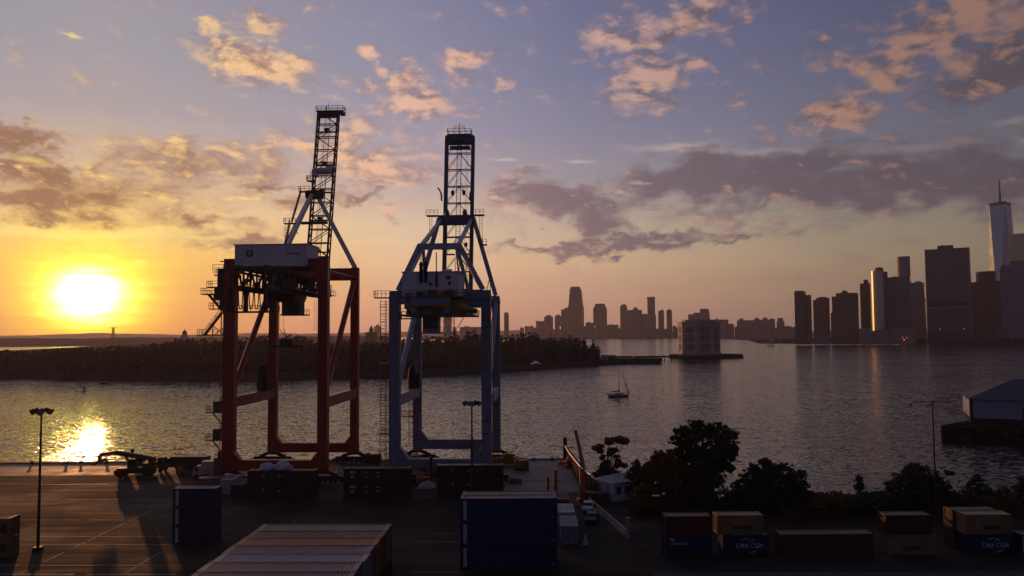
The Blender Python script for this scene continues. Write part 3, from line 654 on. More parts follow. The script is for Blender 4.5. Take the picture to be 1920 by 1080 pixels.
# pylon: A-frame over the waterside legs, trestle over the landside legs
mb = MB(); mb.bb(-4.2,4.2,G-.6,G+.8,54.9,57.2)
for x in (-2.2, 2.0): mb.lathe((x,G,57.2),[(.5,0),(.6,.6),(.3,1.4)],10)
mb.build('apex_beam', M_BOOMB, c2)
for s in (-1, 1):
    mb = MB(); mb.beam((s*HW,G,38.2),(s*4.0,G,56.6),.95,.95); mb.build('pylon_leg', M_BLUEL, c2)
    mb = MB(); mb.beam((s*HW*.93,0,38.2),(s*3.9,-1.2,47.2),1.05,.9); mb.build('trestle_leg', M_BLUEL, c2)
    mb = MB(); mb.beam((s*3.7,-.9,47.2),(s*3.6,G-.4,56.0),.7,.7); mb.build('backstay', M_BLUEL, c2)
    mb = MB(); mb.beam((s*3.4,-.6,46.8),(s*5.0,12,36.4),.6,.7); mb.build('trestle_strut', M_BLUEL, c2)
    mb = MB(); mb.beam((s*3.2,-1.2,46.8),(s*4.6,-8,41.0),.4,.4); mb.build('trestle_strut', M_BLUEL, c2)
    mb = MB(); mb.bb(s*5.4-1.6,s*5.4+1.2,G-1,G+1,57.0,57.2); mb.rail([(s*5.4-1.6,G-1,57.2),(s*5.4+1.2,G-1,57.2)],1.2,.055,1); mb.build('access_platform', M_BOOMB, c2)
    mb = MB(); mb.bb(s*6.4-1,s*6.4+.8,G-1,G+1,50.0,50.2); mb.rail([(s*6.4-1,G-1,50.2),(s*6.4+.8,G-1,50.2)],1.2,.055,.9)
    mb.ladder((s*5.9,G-1,50.2),7,.6,(1,0,0)); mb.path([(s*3.3,G-1,60.5),(s*3.4,G-1,62.2),(s*3.9,G-1,63.3),(s*4.3,G-1,63.6)],.2,6)
    mb.build('access_platform', M_BOOMB, c2)
mb = MB(); mb.bb(-4.35,4.35,-1.8,-.6,46.3,47.5); mb.build('trestle_beam', M_BLUEL, c2)
mb = MB(); mb.ladder((-4.6,8,37),9,.6,(1,0,0),True); mb.ladder((-6.5,17,40),10,.6,(1,0,0),True); mb.ladder((4.4,10,36.5),11,.6,(1,0,0),True); mb.build('ladder', M_BOOMB, c2)
mb = MB(); x = -HW-1.9
mb.ladder((x-.5,-.6,1.2),35,1.0,(1,0,0),True,.07); mb.ladder((x+.5,-.6,1.2),35,.5,(1,0,0),False,.06)
for z in (9.4, 16.2, 23.4): mb.bb(x-1.3,x+1.0,-1.4,.6,z,z+.15); mb.rail([(x-1.3,-1.4,z),(x+1,-1.4,z)],1.1,.055,.8)
mb.bb(x-2.2,x+1,-1.4,.6,36.6,36.8); mb.rail([(x+1,-1.4,36.8),(x-2.2,-1.4,36.8),(x-2.2,.6,36.8)],1.3,.055,.8)
mb.build('ladder', M_ORG, c2)
mb = MB(); mb.ladder((-HW-1.4,G-.8,3.5),12,1.0,(1,0,0),True,.07); mb.bb(-HW-3.4,-HW-.6,G-1.4,G,10.2,10.4); mb.rail([(-HW-3.4,G-1.4,10.4),(-HW-.6,G-1.4,10.4)],1.1,.055,.7); mb.build('ladder', M_ORG, c2)
mb = MB(); mb.lathe((-HW,19,17.1),[(.9,0),(1.0,2),(.7,4.6),(.2,5.2)],12); mb.bb(-HW-.2,-HW+1.2,21,23.6,17.1,20.4); mb.build('cable_reel', M_BLACK, c2)
mb = MB()
for z in (12, 9.5): mb.bb(HW-.6,HW+.6,-1.02,-.92,z,z+.2)
mb.tube((HW+1.05,3.5,5),(HW+1.05,3.5,36),.1); mb.beam((HW+.2,-1,38),(HW+.9,-1,40.6),.15); mb.beam((HW+.9,-1,40.6),(HW+1.0,-1,36),.1)
mb.build('conduit', M_STEELD, c2)
# yellow spreaders and gear laid on the quay under the blue crane
def spreader(label, loc, L, rz, mat, name='cargo_spreader'):
    t = thing(name, label, 'spreader', loc, rz, 'spreaders on the quay')
    mb = MB(); mb.bb(-L/2,L/2,-1.0,-.6,.5,1.6); mb.bb(-L/2,L/2,.6,1.0,.5,1.6); mb.bb(-1.8,1.8,-.6,.6,.8,1.9); mb.bb(-1.2,1.2,-.5,.5,1.9,2.6); mb.build('frame', mat, t)
    for s in (-1, 1):
        mb = MB(); mb.bb(s*L/2-.25,s*L/2+.25,-1.2,1.2,.35,1.75)
        for k in (-1.15,1.15): mb.box((s*L/2,k,.2),(.35,.3,.4))
        mb.build('end_beam', mat, t)
    return t
spreader('orange container spreader lying on the quay between the blue crane legs', (-21.5,178,0.02), 8.4, R(-2), M_YEL)
spreader('mustard yellow spreader lying on the quay right of the blue crane', (-1.2,180,0.02), 6.4, R(4), M_YEL)
# ================================================================ shipping containers
YAW = R(-1.5)
def cpaint(name, c, rust=.3, rough=.5, var=.35): return pm(name, c, rough, var=var, scale=.7, rust=rust)
M_NAVY = cpaint('container_navy', (22,26,74), .08); M_DKBLUE = cpaint('container_dark_blue', (18,24,64), .08); M_MAROON = cpaint('container_maroon', (72,21,26))
M_BROWN = cpaint('container_red_brown', (78,29,25)); M_TAN = cpaint('container_tan', (126,100,72), .25); M_GREYC = cpaint('container_grey', (134,130,138), .25)
M_OLD = cpaint('container_dark_oxide', (34,22,22)); M_BLACKC = cpaint('container_black_green', (22,25,27)); M_PALE = cpaint('container_pale', (172,166,170), .2)
M_RUST = cpaint('container_rusty', (130,62,40), .7); M_ORC = cpaint('container_orange_brown', (160,92,52), .4); M_PURP = cpaint('container_dusty_violet', (112,84,96), .3); M_TAUPE = cpaint('container_taupe', (130,106,98), .3)
M_MARK = pm('marking_white', (168,168,176), .5, var=.2); M_MARKD = pm('marking_dark', (60,46,36), .5, var=.2); M_LET = pm('lettering_white', (190,190,196), .5, var=.1); M_LAMP = pm('placard_amber', (190,150,60), .4, var=.1)
M_TARP = pm('white_tarp', (190,186,196), .7, var=.15)
_cm = {}
def corr(mb, p0, ax, L, up, Hh, nrm, period=.28, depth=.038):
    """one corrugated sheet"""
    p0, ax, up, nrm = map(Vector, (p0, ax, up, nrm)); n = max(2, int(round(L/period))); pr = []
    for i in range(n):
        a = L*i/n; q = L/n
        pr += [(a, 0), (a+q*.3, 0), (a+q*.5, -depth), (a+q*.8, -depth)]
    pr.append((L, 0)); o = len(mb.v)
    for a, d in pr:
        b_ = p0+ax*a+nrm*d; mb.v += [tuple(b_), tuple(b_+up*Hh)]
    mb.f += [(o+2*i, o+2*i+2, o+2*i+3, o+2*i+1) for i in range(len(pr)-1)]
def cmesh(L, Hc):
    k = (L, Hc)
    if k in _cm: return _cm[k]
    b = MB(); x0, x1, y0, y1 = -L/2+.08, L/2-.08, -1.17, 1.17
    corr(b, (x0,y0,.16), (1,0,0), x1-x0, (0,0,1), Hc-.27, (0,-1,0)); corr(b, (x1,y1,.16), (-1,0,0), x1-x0, (0,0,1), Hc-.27, (0,1,0))
    corr(b, (x0,y1,.16), (0,-1,0), y1-y0, (0,0,1), Hc-.27, (-1,0,0)); corr(b, (x0+.1,y0,Hc-.045), (1,0,0), x1-x0-.2, (0,1,0), y1-y0, (0,0,1), .29, .065)
    fr = MB()
    for sx in (-1, 1):
        for sy in (-1, 1):
            fr.box((sx*(L/2-.08), sy*1.14, Hc/2), (.16,.16,Hc-.24))
            for z in (.06, Hc-.06): fr.box((sx*(L/2-.09), sy*1.13, z), (.18,.18,.12))
    for sy in (-1, 1):
        fr.bb(-L/2+.18, L/2-.18, sy*1.16-.05, sy*1.16+.05, .02, .17); fr.bb(-L/2+.18, L/2-.18, sy*1.17-.04, sy*1.17+.04, Hc-.12, Hc-.02)
    for sx in (-1, 1):
        fr.bb(sx*(L/2-.08)-.06, sx*(L/2-.08)+.06, -1.04, 1.04, Hc-.16, Hc-.02); fr.bb(sx*(L/2-.08)-.06, sx*(L/2-.08)+.06, -1.04, 1.04, .02, .17)
    for sx in (-1, 1): fr.bb(sx*(L/2-.3)-.18, sx*(L/2-.3)+.18, -1.1, 1.1, Hc-.06, Hc-.035)   # plates at the roof ends
    drs = []
    for s in (-1, 1):
        d = MB(); d.bb(L/2-.08, L/2-.03, min(s*.02,s*1.05), max(s*.02,s*1.05), .19, Hc-.18)
        for z in (.55, 1.15, 1.75): d.bb(L/2-.03, L/2-.012, min(s*.1,s*1.0), max(s*.1,s*1.0), z, z+.3)
        r_ = MB()
        for y in (.3, .8): r_.tube((L/2+.0, s*y, .12), (L/2+.0, s*y, Hc-.12), .022, 6); r_.bb(L/2-.02, L/2+.03, min(s*y,s*(y-.22)), max(s*y,s*(y-.22)), 1.0, 1.05)
        drs.append((d, r_))
    def me(bl, nm):
        o = bl.build(nm, M_STEELD); dt = o.data; bpy.data.objects.remove(o); return dt
    _cm[k] = (me(b,'corrugated_body'), me(fr,'frame'), [(me(d,'door'), me(r_,'lock_rods')) for d, r_ in drs])
    return _cm[k]
def put(name, dat, mat, parent):
    o = bpy.data.objects.new(name, dat); col.objects.link(o); o.parent = parent
    o.material_slots[0].link = 'OBJECT'; o.material_slots[0].material = mat; return o
def container(label, x, y, z, L, Hc, mat, rz=YAW, group=None, bar=None, dots=None):
    t = thing('shipping_container', label, 'container', (x,y,z), rz, group)
    b, fr, drs = cmesh(L, Hc)
    put('corrugated_body', b, mat, t); put('frame', fr, mat, t)
    for d, r_ in drs: dd = put('door', d, mat, t); put('lock_rods', r_, M_STEELD, dd)
    if bar is not None:
        q = MB(); q.bb(bar-.22,bar+.22,-1.232,-1.2,.22,Hc-.3); q.build('white_panel', M_MARK, t)
    for k, (dxx, dzz, sz) in enumerate(dots or ()):
        q = MB(); q.bb(dxx-sz,dxx+sz,-1.232,-1.2,dzz-sz*.6,dzz+sz*.6); q.build('placard', M_LAMP if k % 2 else M_MARK, t)
    return t
def text(s_, size, mat, parent, loc, name='lettering', bold=.0, sx=1.0):
    cu = bpy.data.curves.new(name, 'FONT'); cu.body = s_; cu.size = size; cu.extrude = .01; cu.align_x = 'CENTER'; cu.offset = bold; cu.space_character = 1.12; cu.space_word = .8
    o = bpy.data.objects.new(name, cu); col.objects.link(o); bpy.context.view_layer.update()
    me = bpy.data.meshes.new_from_object(o.evaluated_get(bpy.context.evaluated_depsgraph_get()))
    bpy.data.objects.remove(o); bpy.data.curves.remove(cu)
    me.materials.clear(); me.materials.append(mat)
    o = bpy.data.objects.new(name, me); col.objects.link(o); o.parent = parent; o.location = loc; o.rotation_euler = (R(90),0,0); o.scale = (sx,1,1); return o

DD = Vector((math.sin(-YAW), math.cos(-YAW), 0)); XX = Vector((math.cos(-YAW), -math.sin(-YAW), 0))
HC, ST, L40, L20 = 2.896, 2.591, 12.19, 6.06
# --- the foreground block, its roofs seen from above
pr = gz(735, 982, 4*HC); random.seed(11)
rows = ['row farthest from the camera', 'second row from the far end', 'third row from the far end', 'fourth row from the far end', 'fifth row from the far end', 'sixth row from the far end', 'seventh row from the far end', 'row nearest the photo bottom']
rc = [('dusty red grey', M_TAUPE), ('rusty red brown', M_RUST), ('orange tan', M_ORC), ('dusty violet', M_PURP), ('violet grey', M_GREYC), ('brown taupe', M_TAUPE), ('pale violet grey', M_PURP), ('weathered grey', M_GREYC)]
lv = [('on the ground', M_OLD), ('second from the ground', M_MAROON), ('third from the ground', M_DKBLUE)]
for i in range(8):
    c0 = Vector((pr.x, pr.y, 0))-DD*(1.22+2.5*i)-XX*(L40/2)
    for k in range(4):
        j = random.uniform(-.10, .10) if k == 3 else random.uniform(-.05, .05); p = c0+XX*j
        if k == 3: container('%s container topping the foreground block, %s' % (rc[i][0], rows[i]), p.x, p.y, k*HC, L40, HC, rc[i][1], group='containers in the foreground block')
        else: container('dark container in the foreground block, %s, %s' % (rows[i], lv[k][0]), p.x, p.y, k*HC, L40, HC, lv[(i+k) % 3][1], group='containers in the foreground block')
# --- big navy stack, three high and two deep
pf = gz(1045, 1066, 0); pl = ('lowest', 'middle', 'topmost')
for k in range(3):
    for d in range(2):
        p = Vector((pf.x, pf.y, 0))+DD*(1.22+2.46*d)-XX*(L40/2)
        container(('navy container with white end bar, %s of the big stack, front' if d == 0 else 'plain navy container in the back of the big stack, %s') % pl[k], p.x, p.y, k*HC, L40, HC, M_NAVY, R(0), 'navy containers in the big stack', -L40/2+.62 if d == 0 else None, [(L40/2-.5, .55, .11)] if d == 0 else None)
# --- small stack on the left
pf = gz(403, 1020, 0)
for k in range(3):
    p = Vector((pf.x, pf.y+1.22, 0))-Vector((L20/2,0,0))
    container('short dark navy container with white bar, %s of the small stack left of centre' % pl[k], p.x, p.y, k*ST, L20, ST, M_DKBLUE if k < 2 else M_NAVY, R(0), 'short containers in the small left stack', -L20/2+.62)
# --- pair at the left edge
pf = gz(15, 1046, 0)
for k in range(2):
    p = Vector((pf.x-L20/2, pf.y+1.22, 0))
    t = container('pale tan container with dark square logo at the left edge, %s one' % ('lower', 'upper')[k], p.x, p.y, k*ST, L20, ST, M_TAN, R(0), 'pale containers at the left edge')
    q = MB(); q.bb(L20/2-1.1,L20/2-.3,-1.235,-1.2,.7,1.9); q.build('logo_panel', M_MARKD, t)
# --- two short grey roofed ones end-on right of the big stack, and a red one
for (px, py, lab, mt, L) in ((1069.5,1021,'short dark container with pale lilac roof, end on beside the white cone', M_GREYC, L20),(1064,993,'short grey roofed container end on, behind the lilac roofed one', M_PALE, L20),(1054,966,'short dull red container end on, farthest of the file beside the navy stack', M_BROWN, L20)):
    p = gz(px, py, 0); container(lab, p.x, p.y+L/2, 0, L, ST, mt, R(-92), 'short containers in a file beside the navy stack')
# --- the row by the trees on the right
def emblem(t, w_=1.9):
    text('CMA CGM', .86, M_LET, t, (.55,-1.225,.92), 'lettering', .010, .84)
    for A_, B_, C_ in (((-.75,1.78),(-.15,2.22),(.62,2.06)),((.45,.34),(1.1,.30),(1.6,.66))):
        q = MB(); n = 12; pts = []
        for i in range(n+1):
            f = i/n; pts.append(((1-f)**2*A_[0]+2*f*(1-f)*B_[0]+f*f*C_[0], (1-f)**2*A_[1]+2*f*(1-f)*B_[1]+f*f*C_[1], .05*math.sin(math.pi*i/n)+.008))
        for i in range(n):
            (ax_, az_, aw), (bx_, bz_, bw) = pts[i], pts[i+1]
            q.quad((ax_,-1.234,az_-aw),(bx_,-1.234,bz_-bw),(bx_,-1.234,bz_+bw),(ax_,-1.234,az_+aw))
        q.build('swoosh_emblem', M_LET, t)
    q = MB()
    for (x_, z_) in ((.62,1.82),(.88,2.0),(1.14,1.80)): q.tube((x_,-1.2,z_),(x_,-1.235,z_),.10,10)
    q.build('emblem_dots', M_LET, t)
def by_px(px0, px1, py, L, label, z, Hc, mat, dy=0.0, **kw):
    a, b_ = gz(px0, py, 0), gz(px1, py, 0)
    return container(label, (a.x+b_.x)/2, a.y+1.22+dy, z, L, Hc, mat, R(0), 'containers in the row by the trees', **kw)
t = by_px(1247,1338,1043,L20,'dark blue container with small white lettering under the maroon one',0,ST,M_DKBLUE, dots=[(.9,.55,.06)])
text('CRONOS', .46, M_LET, t, (-1.35,-1.225,1.45), 'lettering', .004, 1.1)
q = MB(); q.lathe((0,0,0),[(.06,0),(.2,.08),(.3,.2),(.12,.3)],10); o = q.build('emblem', M_LET, t); o.location = (-2.2,-1.2,1.98); o.scale = (1,.1,1)
by_px(1247,1338,1043,L20,'maroon container with greyish roof on top of the dark blue one',ST,ST,M_MAROON, dots=[(-.1,.8,.07)])
t = by_px(1351,1446,1041,L20,'dark blue container with large white lettering under the bowed tan one',0,ST,M_DKBLUE); emblem(t)
t = by_px(1344,1436,1041,L20,'tan container with dark logo block on top, beside the maroon one',ST,ST,M_TAN)
q = MB(); q.bb(-.9,1.4,-1.235,-1.2,.75,1.2); q.build('logo_panel', M_MARKD, t)
by_px(1461,1645,1044,L40,'long red brown container lying alone on the ground',0,HC,M_BROWN,bar=None,dots=[(.2,1.1,.07)])
t = by_px(1664,1760,1041,L20,'tan container with dark logo block on the ground under a maroon one',0,ST,M_TAN)
q = MB(); q.bb(-1.2,1.0,-1.235,-1.2,.6,1.2); q.build('logo_panel', M_MARKD, t)
by_px(1657,1756,1041,L20,'maroon container with a small white bar on top of the tan one',ST,ST,M_MAROON,dots=[(.9,.8,.07)])
t = by_px(1812,1908,1040,L20,'near black blue container with large white lettering at the right',0,ST,M_DKBLUE); emblem(t)
t = by_px(1808,1906,1040,L20,'tan container with dark logo block, on top at the right',ST,ST,M_TAN)
q = MB(); q.bb(-.7,1.3,-1.235,-1.2,.7,1.15); q.build('logo_panel', M_MARKD, t)
by_px(1785,1880,1030,L20,'dark violet container in the second row behind the right hand tan one',0,ST,M_MAROON); by_px(1785,1880,1030,L20,'dark rusty container in the second row, upper one behind the tan one',ST,ST,M_OLD)
by_px(1914,2008,1040,L20,'dark blue container cut by the right edge of the photo, with a pale bar',0,ST,M_NAVY,bar=-2.7)
# --- stacks under the cranes on the quay
def quay_stack(px0, px1, py, L, labs, mats, dots, grp):
    a, b_ = gz(px0, py, 0), gz(px1, py, 0)
    for k, lab in enumerate(labs): container(lab, (a.x+b_.x)/2, a.y+1.22, k*ST, L, ST, mats[k % len(mats)], YAW*.5, grp, dots=dots[k % len(dots)])
d1 = [(-3.2,1.9,.16),(-3.2,1.45,.12),(-.3,1.6,.16),(.2,1.6,.12),(2.0,2.0,.08),(4.0,1.9,.08)]
d2 = [(-4.6,1.9,.32),(-4.2,1.9,.32),(-2.6,1.9,.12),(-1.9,1.85,.2),(.2,1.85,.22),(3.4,1.9,.09),(-4.5,1.1,.3),(-1.9,1.1,.18),(.2,1.1,.2),(3.0,.7,.1)]
quay_stack(463,590,938,L40,['dark oxide container under a tarped one at the foot of the red crane','dark oxide container carrying white tarps at the foot of the red crane'],[M_OLD],[d1],'containers under the red crane')
quay_stack(641,772,933,L40,['dark green black container at the bottom of the stack between the cranes','dark green black container with many small plates, top of the stack between the cranes'],[M_BLACKC],[d2],'containers between the cranes')
quay_stack(818,945,926,L40,['dark oxide container in front of the blue crane, lower one','dark oxide container in front of the blue crane, upper one'],[M_OLD],[d1],'containers before the blue crane')
a = gz(424, 926, 0); container('pale grey container standing end on beside the white truck', a.x, a.y+L20/2, 0, L20, ST, M_PALE, R(-88))
a = gz(400, 925, 0); container('low dark violet container with pale roof in front of the white truck', a.x-.4, a.y+2.4, 0, L20, ST, M_PURP, R(2))
a = gz(446, 934, 0); container('small dark blue container beside the tarped stack', a.x, a.y+2.0, 0, L20, ST, M_DKBLUE, R(-84))
# --- heaps of white tarpaulin
def tarp(label, loc, sx, sy, sz, seed):
    mb = MB(); n, m_ = 18, 8; random.seed(seed)
    for j in range(m_+1):
        for i in range(n):
            a = 2*math.pi*i/n; f = j/m_; rr = math.cos(f*math.pi/2)**.5 if j < m_ else .02
            k = 1+.28*mnoise.noise(Vector((math.cos(a)*2+seed, math.sin(a)*2, f*2)))
            mb.v.append((sx*rr*k*math.cos(a), sy*rr*k*math.sin(a), max(0,sz*f*(1+.35*mnoise.noise(Vector((math.cos(a)*3, math.sin(a)*3+seed, 5)))))))
    mb.f += [(j*n+i, j*n+(i+1)%n, (j+1)*n+(i+1)%n, (j+1)*n+i) for j in range(m_) for i in range(n)]+[tuple(range(m_*n,(m_+1)*n))]
    o = mb.build('tarpaulin', M_TARP); o.location = loc; tag(o, label, 'tarpaulin'); return o
p = at(500, 893, 146); tarp('crumpled white tarpaulin on the containers under the red crane, left heap', (p.x,146.2,2*ST), 1.5,.9,1.2,3)
p = at(530, 891, 146); tarp('crumpled white tarpaulin on the containers under the red crane, right heap', (p.x,146.4,2*ST), 1.7,1.0,1.5,8)
p = gz(800, 915, 0); tarp('low white tarpaulin heap on the ground between the dark stacks', (p.x,p.y,0), 1.7,1.2,1.3,14)
p = gz(636, 892, 0); tarp('small white covered bundle beside the red crane right leg', (p.x,p.y,0), .9,.9,1.9,21)

# ================================================================ lamp masts
M_MAST = pm('mast_steel', (58,48,46), .5, .4, var=.3, rust=.3); M_LENS = pm('lamp_lens', (170,170,180), .15, var=.1)
def floodlight(t, p, d, s_=.5, hm=None):
    d = Vector(d).normalized(); p = Vector(p)
    mb = MB(); mb.tube(p-d*s_*.8, p+d*s_*.1, s_*.28, 12, s_*.62); mb.tube(p+d*s_*.1, p+d*s_*.5, s_*.62, 12, s_*.72); mb.beam(p-d*s_*.2+Vector((0,0,s_*.5)), p-d*s_*.2, .1)
    f_ = mb.build('floodlight', hm or M_MAST, t); mb = MB(); mb.tube(p+d*s_*.5, p+d*s_*.56, s_*.64, 12); mb.build('lens', M_LENS, f_)
def mast(label, base, top, heads, arm=None, r=.22):
    t = thing('lamp_mast', label, 'lamp mast', base, 0, 'tall floodlight masts of the yard'); h_ = top-base[2]
    mb = MB(); mb.tube((0,0,0),(0,0,h_),r,12,r*.5); mb.bb(-.5,.5,-.5,.5,0,.5); mb.build('pole', M_MAST, t)
    mb = MB()
    if arm: mb.tube((-arm,0,h_+.02),(0,0,h_+.1),.07); mb.tube((arm,.3,h_-.16),(0,0,h_+.1),.07)
    else: mb.tube((-1.3,0,h_),(1.3,0,h_),.08); mb.bb(-.35,.35,-.35,.35,h_-.4,h_)
    mb.build('cross_arm', M_MAST, t)
    for p, d, s_ in heads: floodlight(t, (p[0],p[1],p[2]+h_), d, s_, M_PALE if arm else None)
b = gz(71, 1032, 0); zt = at(76, 768, b.y).z
mast('tall lamp mast at the left in front of the sun glitter', (b.x,b.y,0), zt, [((-1.15,0,-.25),(-.7,-.3,-.45),.62),((-.75,.2,-.1),(-.3,.6,-.5),.55),((0,-.2,-.25),(0,-.7,-.5),.68),((.75,.2,-.1),(.3,.6,-.5),.55),((1.15,0,-.15),(.7,-.3,-.4),.62)])
b = gz(885.5, 978, 0); zt = at(885, 754, b.y).z
mast('tall lamp mast in front of the blue crane right leg', (b.x,b.y,0), zt, [((-1.1,0,-.15),(-.7,-.4,-.45),.58),((-.45,-.2,-.15),(-.2,-.7,-.5),.5),((.1,-.2,-.2),(.2,-.7,-.4),.58),((.6,.2,-.1),(.3,.6,-.5),.5),((1.1,0,-.15),(.7,-.4,-.45),.58)])
b = gz(1756, 975, 0); zt = at(1750, 754, b.y).z
mast('tall lamp mast with wide arms among the trees on the right', (b.x,b.y,0), zt, [((-3.4,0,-.2),(-.6,-.2,-.6),.5),((3.4,.3,-.35),(.5,-.2,-.6),.5),((.2,0,.2),(.6,-.2,-.4),.46),((-.5,0,-.35),(-.6,-.2,-.5),.46)], 3.5, .2)
b = gz(1243, 1042, 0); zt = at(1243, 926, b.y).z
t = thing('street_lamp', 'slender street lamp with short pale head beside the maroon container', 'street lamp', (b.x-.1,b.y,0))
mb = MB(); mb.tube((0,0,0),(0,0,zt),.09,10,.055); mb.build('pole', M_MAST, t)
mb = MB(); mb.tube((0,0,zt-.35),(-1.0,0,zt-.25),.04,6); mb.bb(-1.15,-.25,-.16,.16,zt-.32,zt-.18); mb.bb(.15,.5,-.15,.15,zt-.1,zt+.1); mb.build('lamp_head', M_LENS, t)

# ================================================================ gear on the quay
M_TRUCKW = pm('truck_white', (176,168,172), .45, var=.15, rust=.1); M_MACH = pm('machine_dark', (46,36,32), .55, var=.4, rust=.3)
def wheels(t, pts, r, wd=.5):
    for (x, y) in pts:
        mb = MB(); mb.tube((x,y-wd/2,r),(x,y+wd/2,r),r,18); wh = mb.build('wheel', M_BLACK, t)
        mb = MB(); mb.tube((x,y-wd/2-.02,r),(x,y+wd/2+.02,r),r*.5,12); mb.build('rim', M_STEELD, wh)
p = gz(388, 898, 0)
t = thing('box_truck', 'white box truck facing left beside the red crane foot', 'truck', (p.x,p.y+1.2,0), R(4))
mb = MB(); mb.bb(-1.3,3.1,-1.15,1.15,.95,3.5); mb.build('cargo_box', M_TRUCKW, t)
mb = MB(); pr_ = [(-3.1,.55),(-3.1,1.35),(-2.75,2.35),(-2.4,2.6),(-1.4,2.6),(-1.4,.55)]
mb.v += [(x,-1.05,z) for x, z in pr_]+[(x,1.05,z) for x, z in pr_]; n = len(pr_); mb.f += [tuple(range(n)), tuple(range(2*n-1,n-1,-1))]+[(i,n+i,n+(i+1)%n,(i+1)%n) for i in range(n)]
cb = mb.build('cab', M_TRUCKW, t)
mb = MB(); mb.quad((-3.02,-1.0,1.6),(-3.02,1.0,1.6),(-2.79,.95,2.27),(-2.79,-.95,2.27)); mb.bb(-2.6,-1.9,-1.07,-1.04,1.55,2.3); mb.build('window', M_GLASS, cb)
mb = MB(); mb.bb(-2.9,3.0,-.8,.8,.55,.9); mb.build('chassis', M_STEELD, t)
wheels(t, [(-2.3,-.95),(-2.3,.95),(1.9,-.95),(1.9,.95)], .48, .3)
for px in (-3.12,):
    for s_ in (-.8,.8):
        mb = MB(); mb.bb(px,px+.06,s_-.15,s_+.15,.75,1.0); mb.build('headlight', M_LENS, t)
def reach_stacker(label, px, py, rz, sc_=1.0):
    p = gz(px, py, 0); t = thing('reach_stacker', label, 'reach stacker', (p.x,p.y,0), rz, 'handling machines on the quay')
    mb = MB(); mb.bb(-3.6,3.6,-1.5,1.5,.8,1.9); mb.bb(1.6,3.9,-1.5,1.5,1.9,2.9); mb.bb(-3.9,-2.6,-1.9,1.9,.7,1.6); mb.build('chassis', M_MACH, t)
    mb = MB(); mb.beam((2.9,.3,3.6),(-4.6,.3,5.0),.75,.85); mb.beam((-4.4,.3,5.0),(-7.6,.3,4.6),.55,.6); mb.beam((-1.0,.3,2.0),(-2.6,.3,4.5),.4); mb.bb(2.4,3.5,-.5,1.1,2.9,4.0); mb.build('boom_arm', M_MACH, t)
    mb = MB(); mb.bb(-8.0,-7.2,-3.0,3.0,3.0,3.6); mb.beam((-7.6,.3,4.5),(-7.6,.3,3.5),.6); mb.build('spreader_head', M_MACH, t)
    mb = MB(); mb.box((-.6,-.7,2.8),(1.8,1.2,1.9),0,.85); cb_ = mb.build('cab', M_MACH, t); mb = MB(); mb.bb(-1.3,.1,-1.33,-1.25,2.4,3.4); mb.build('window', M_GLASS, cb_)
    wheels(t, [(-2.7,-1.5),(-2.7,1.5),(2.6,-1.3),(2.6,1.3)], .85, .6); return t
reach_stacker('dark reach stacker with lowered boom facing left near the quay edge', 256, 893, R(6))
def tractor(label, px, py, rz, load):
    p = gz(px, py, 0); t = thing('yard_tractor', label, 'yard tractor', (p.x,p.y,0), rz, 'dark vehicles lined up along the quay')
    mb = MB(); mb.bb(-4.8,-2.9,-1.2,1.2,.9,1.5); mb.bb(-2.9,6,-.5,.5,.95,1.3); mb.build('chassis', M_MACH, t)
    mb = MB(); mb.box((-4.1,-.2,2.3),(1.4,1.7,1.7),0,.88); cb_ = mb.build('cab', M_MACH, t); mb = MB(); mb.bb(-4.7,-3.6,-1.07,-1.0,2.1,2.9); mb.bb(-4.82,-4.74,-.9,.5,2.1,2.9); mb.build('window', M_GLASS, cb_)
    mb = MB(); mb.bb(-2.4,6.3,-1.2,1.2,1.3,1.6)
    if load: mb.bb(-2.0,6.0,-1.1,1.1,1.6,1.6+load)
    mb.build('flatbed', M_MACH, t); wheels(t, [(-4.1,-1.1),(-4.1,1.1),(4.2,-1.1),(4.2,1.1),(5.3,-1.1),(5.3,1.1)], .5, .4)
tractor('dark yard tractor with flat load parked behind the reach stacker', 300, 880, R(2), .9)
tractor('dark yard tractor with high load parked left of the white truck', 340, 884, R(-3), 1.7)
def pallets(label, px, py, n, rz, mat, wd=1.2):
    p = gz(px, py, 0); t = thing('pallet_stack', label, 'pallet stack', (p.x,p.y,0), rz, 'stacks and boxes lying along the quay')
    for k in range(n):
        mb = MB(); z = k*.16
        for y in (-.5,0,.5): mb.bb(-wd/2,wd/2,y-.05,y+.05,z,z+.1)
        for i in range(6): x = -wd/2+.08+i*(wd-.16)/5; mb.bb(x-.07,x+.07,-.55,.55,z+.102,z+.14)
        mb.build('pallet', mat, t)
def genset(label, px, py, L_, rz, mat):
    p = gz(px, py, 0); t = thing('generator', label, 'generator', (p.x,p.y,0), rz, 'stacks and boxes lying along the quay')
    mb = MB(); mb.bb(-L_/2,L_/2,-.8,.8,.35,2.0); mb.bb(-L_/2+.2,-L_/2+.9,-.6,.6,2.0,2.3); mb.build('housing', mat, t)
    mb = MB(); mb.bb(-L_/2-.1,L_/2+.1,-.85,-.6,.1,.32); mb.bb(-L_/2-.1,L_/2+.1,.6,.85,.1,.32); mb.build('skid', M_STEELD, t)
    mb = MB()
    for i in range(6): mb.bb(L_/2-.9,L_/2-.2,-.83,-.8,.7+i*.18,.8+i*.18)
    mb.build('louvre', M_BLACK, t); mb = MB(); mb.tube((L_/2-.5,0,2.0),(L_/2-.5,0,2.8),.09); mb.build('exhaust', M_STEELD, t)
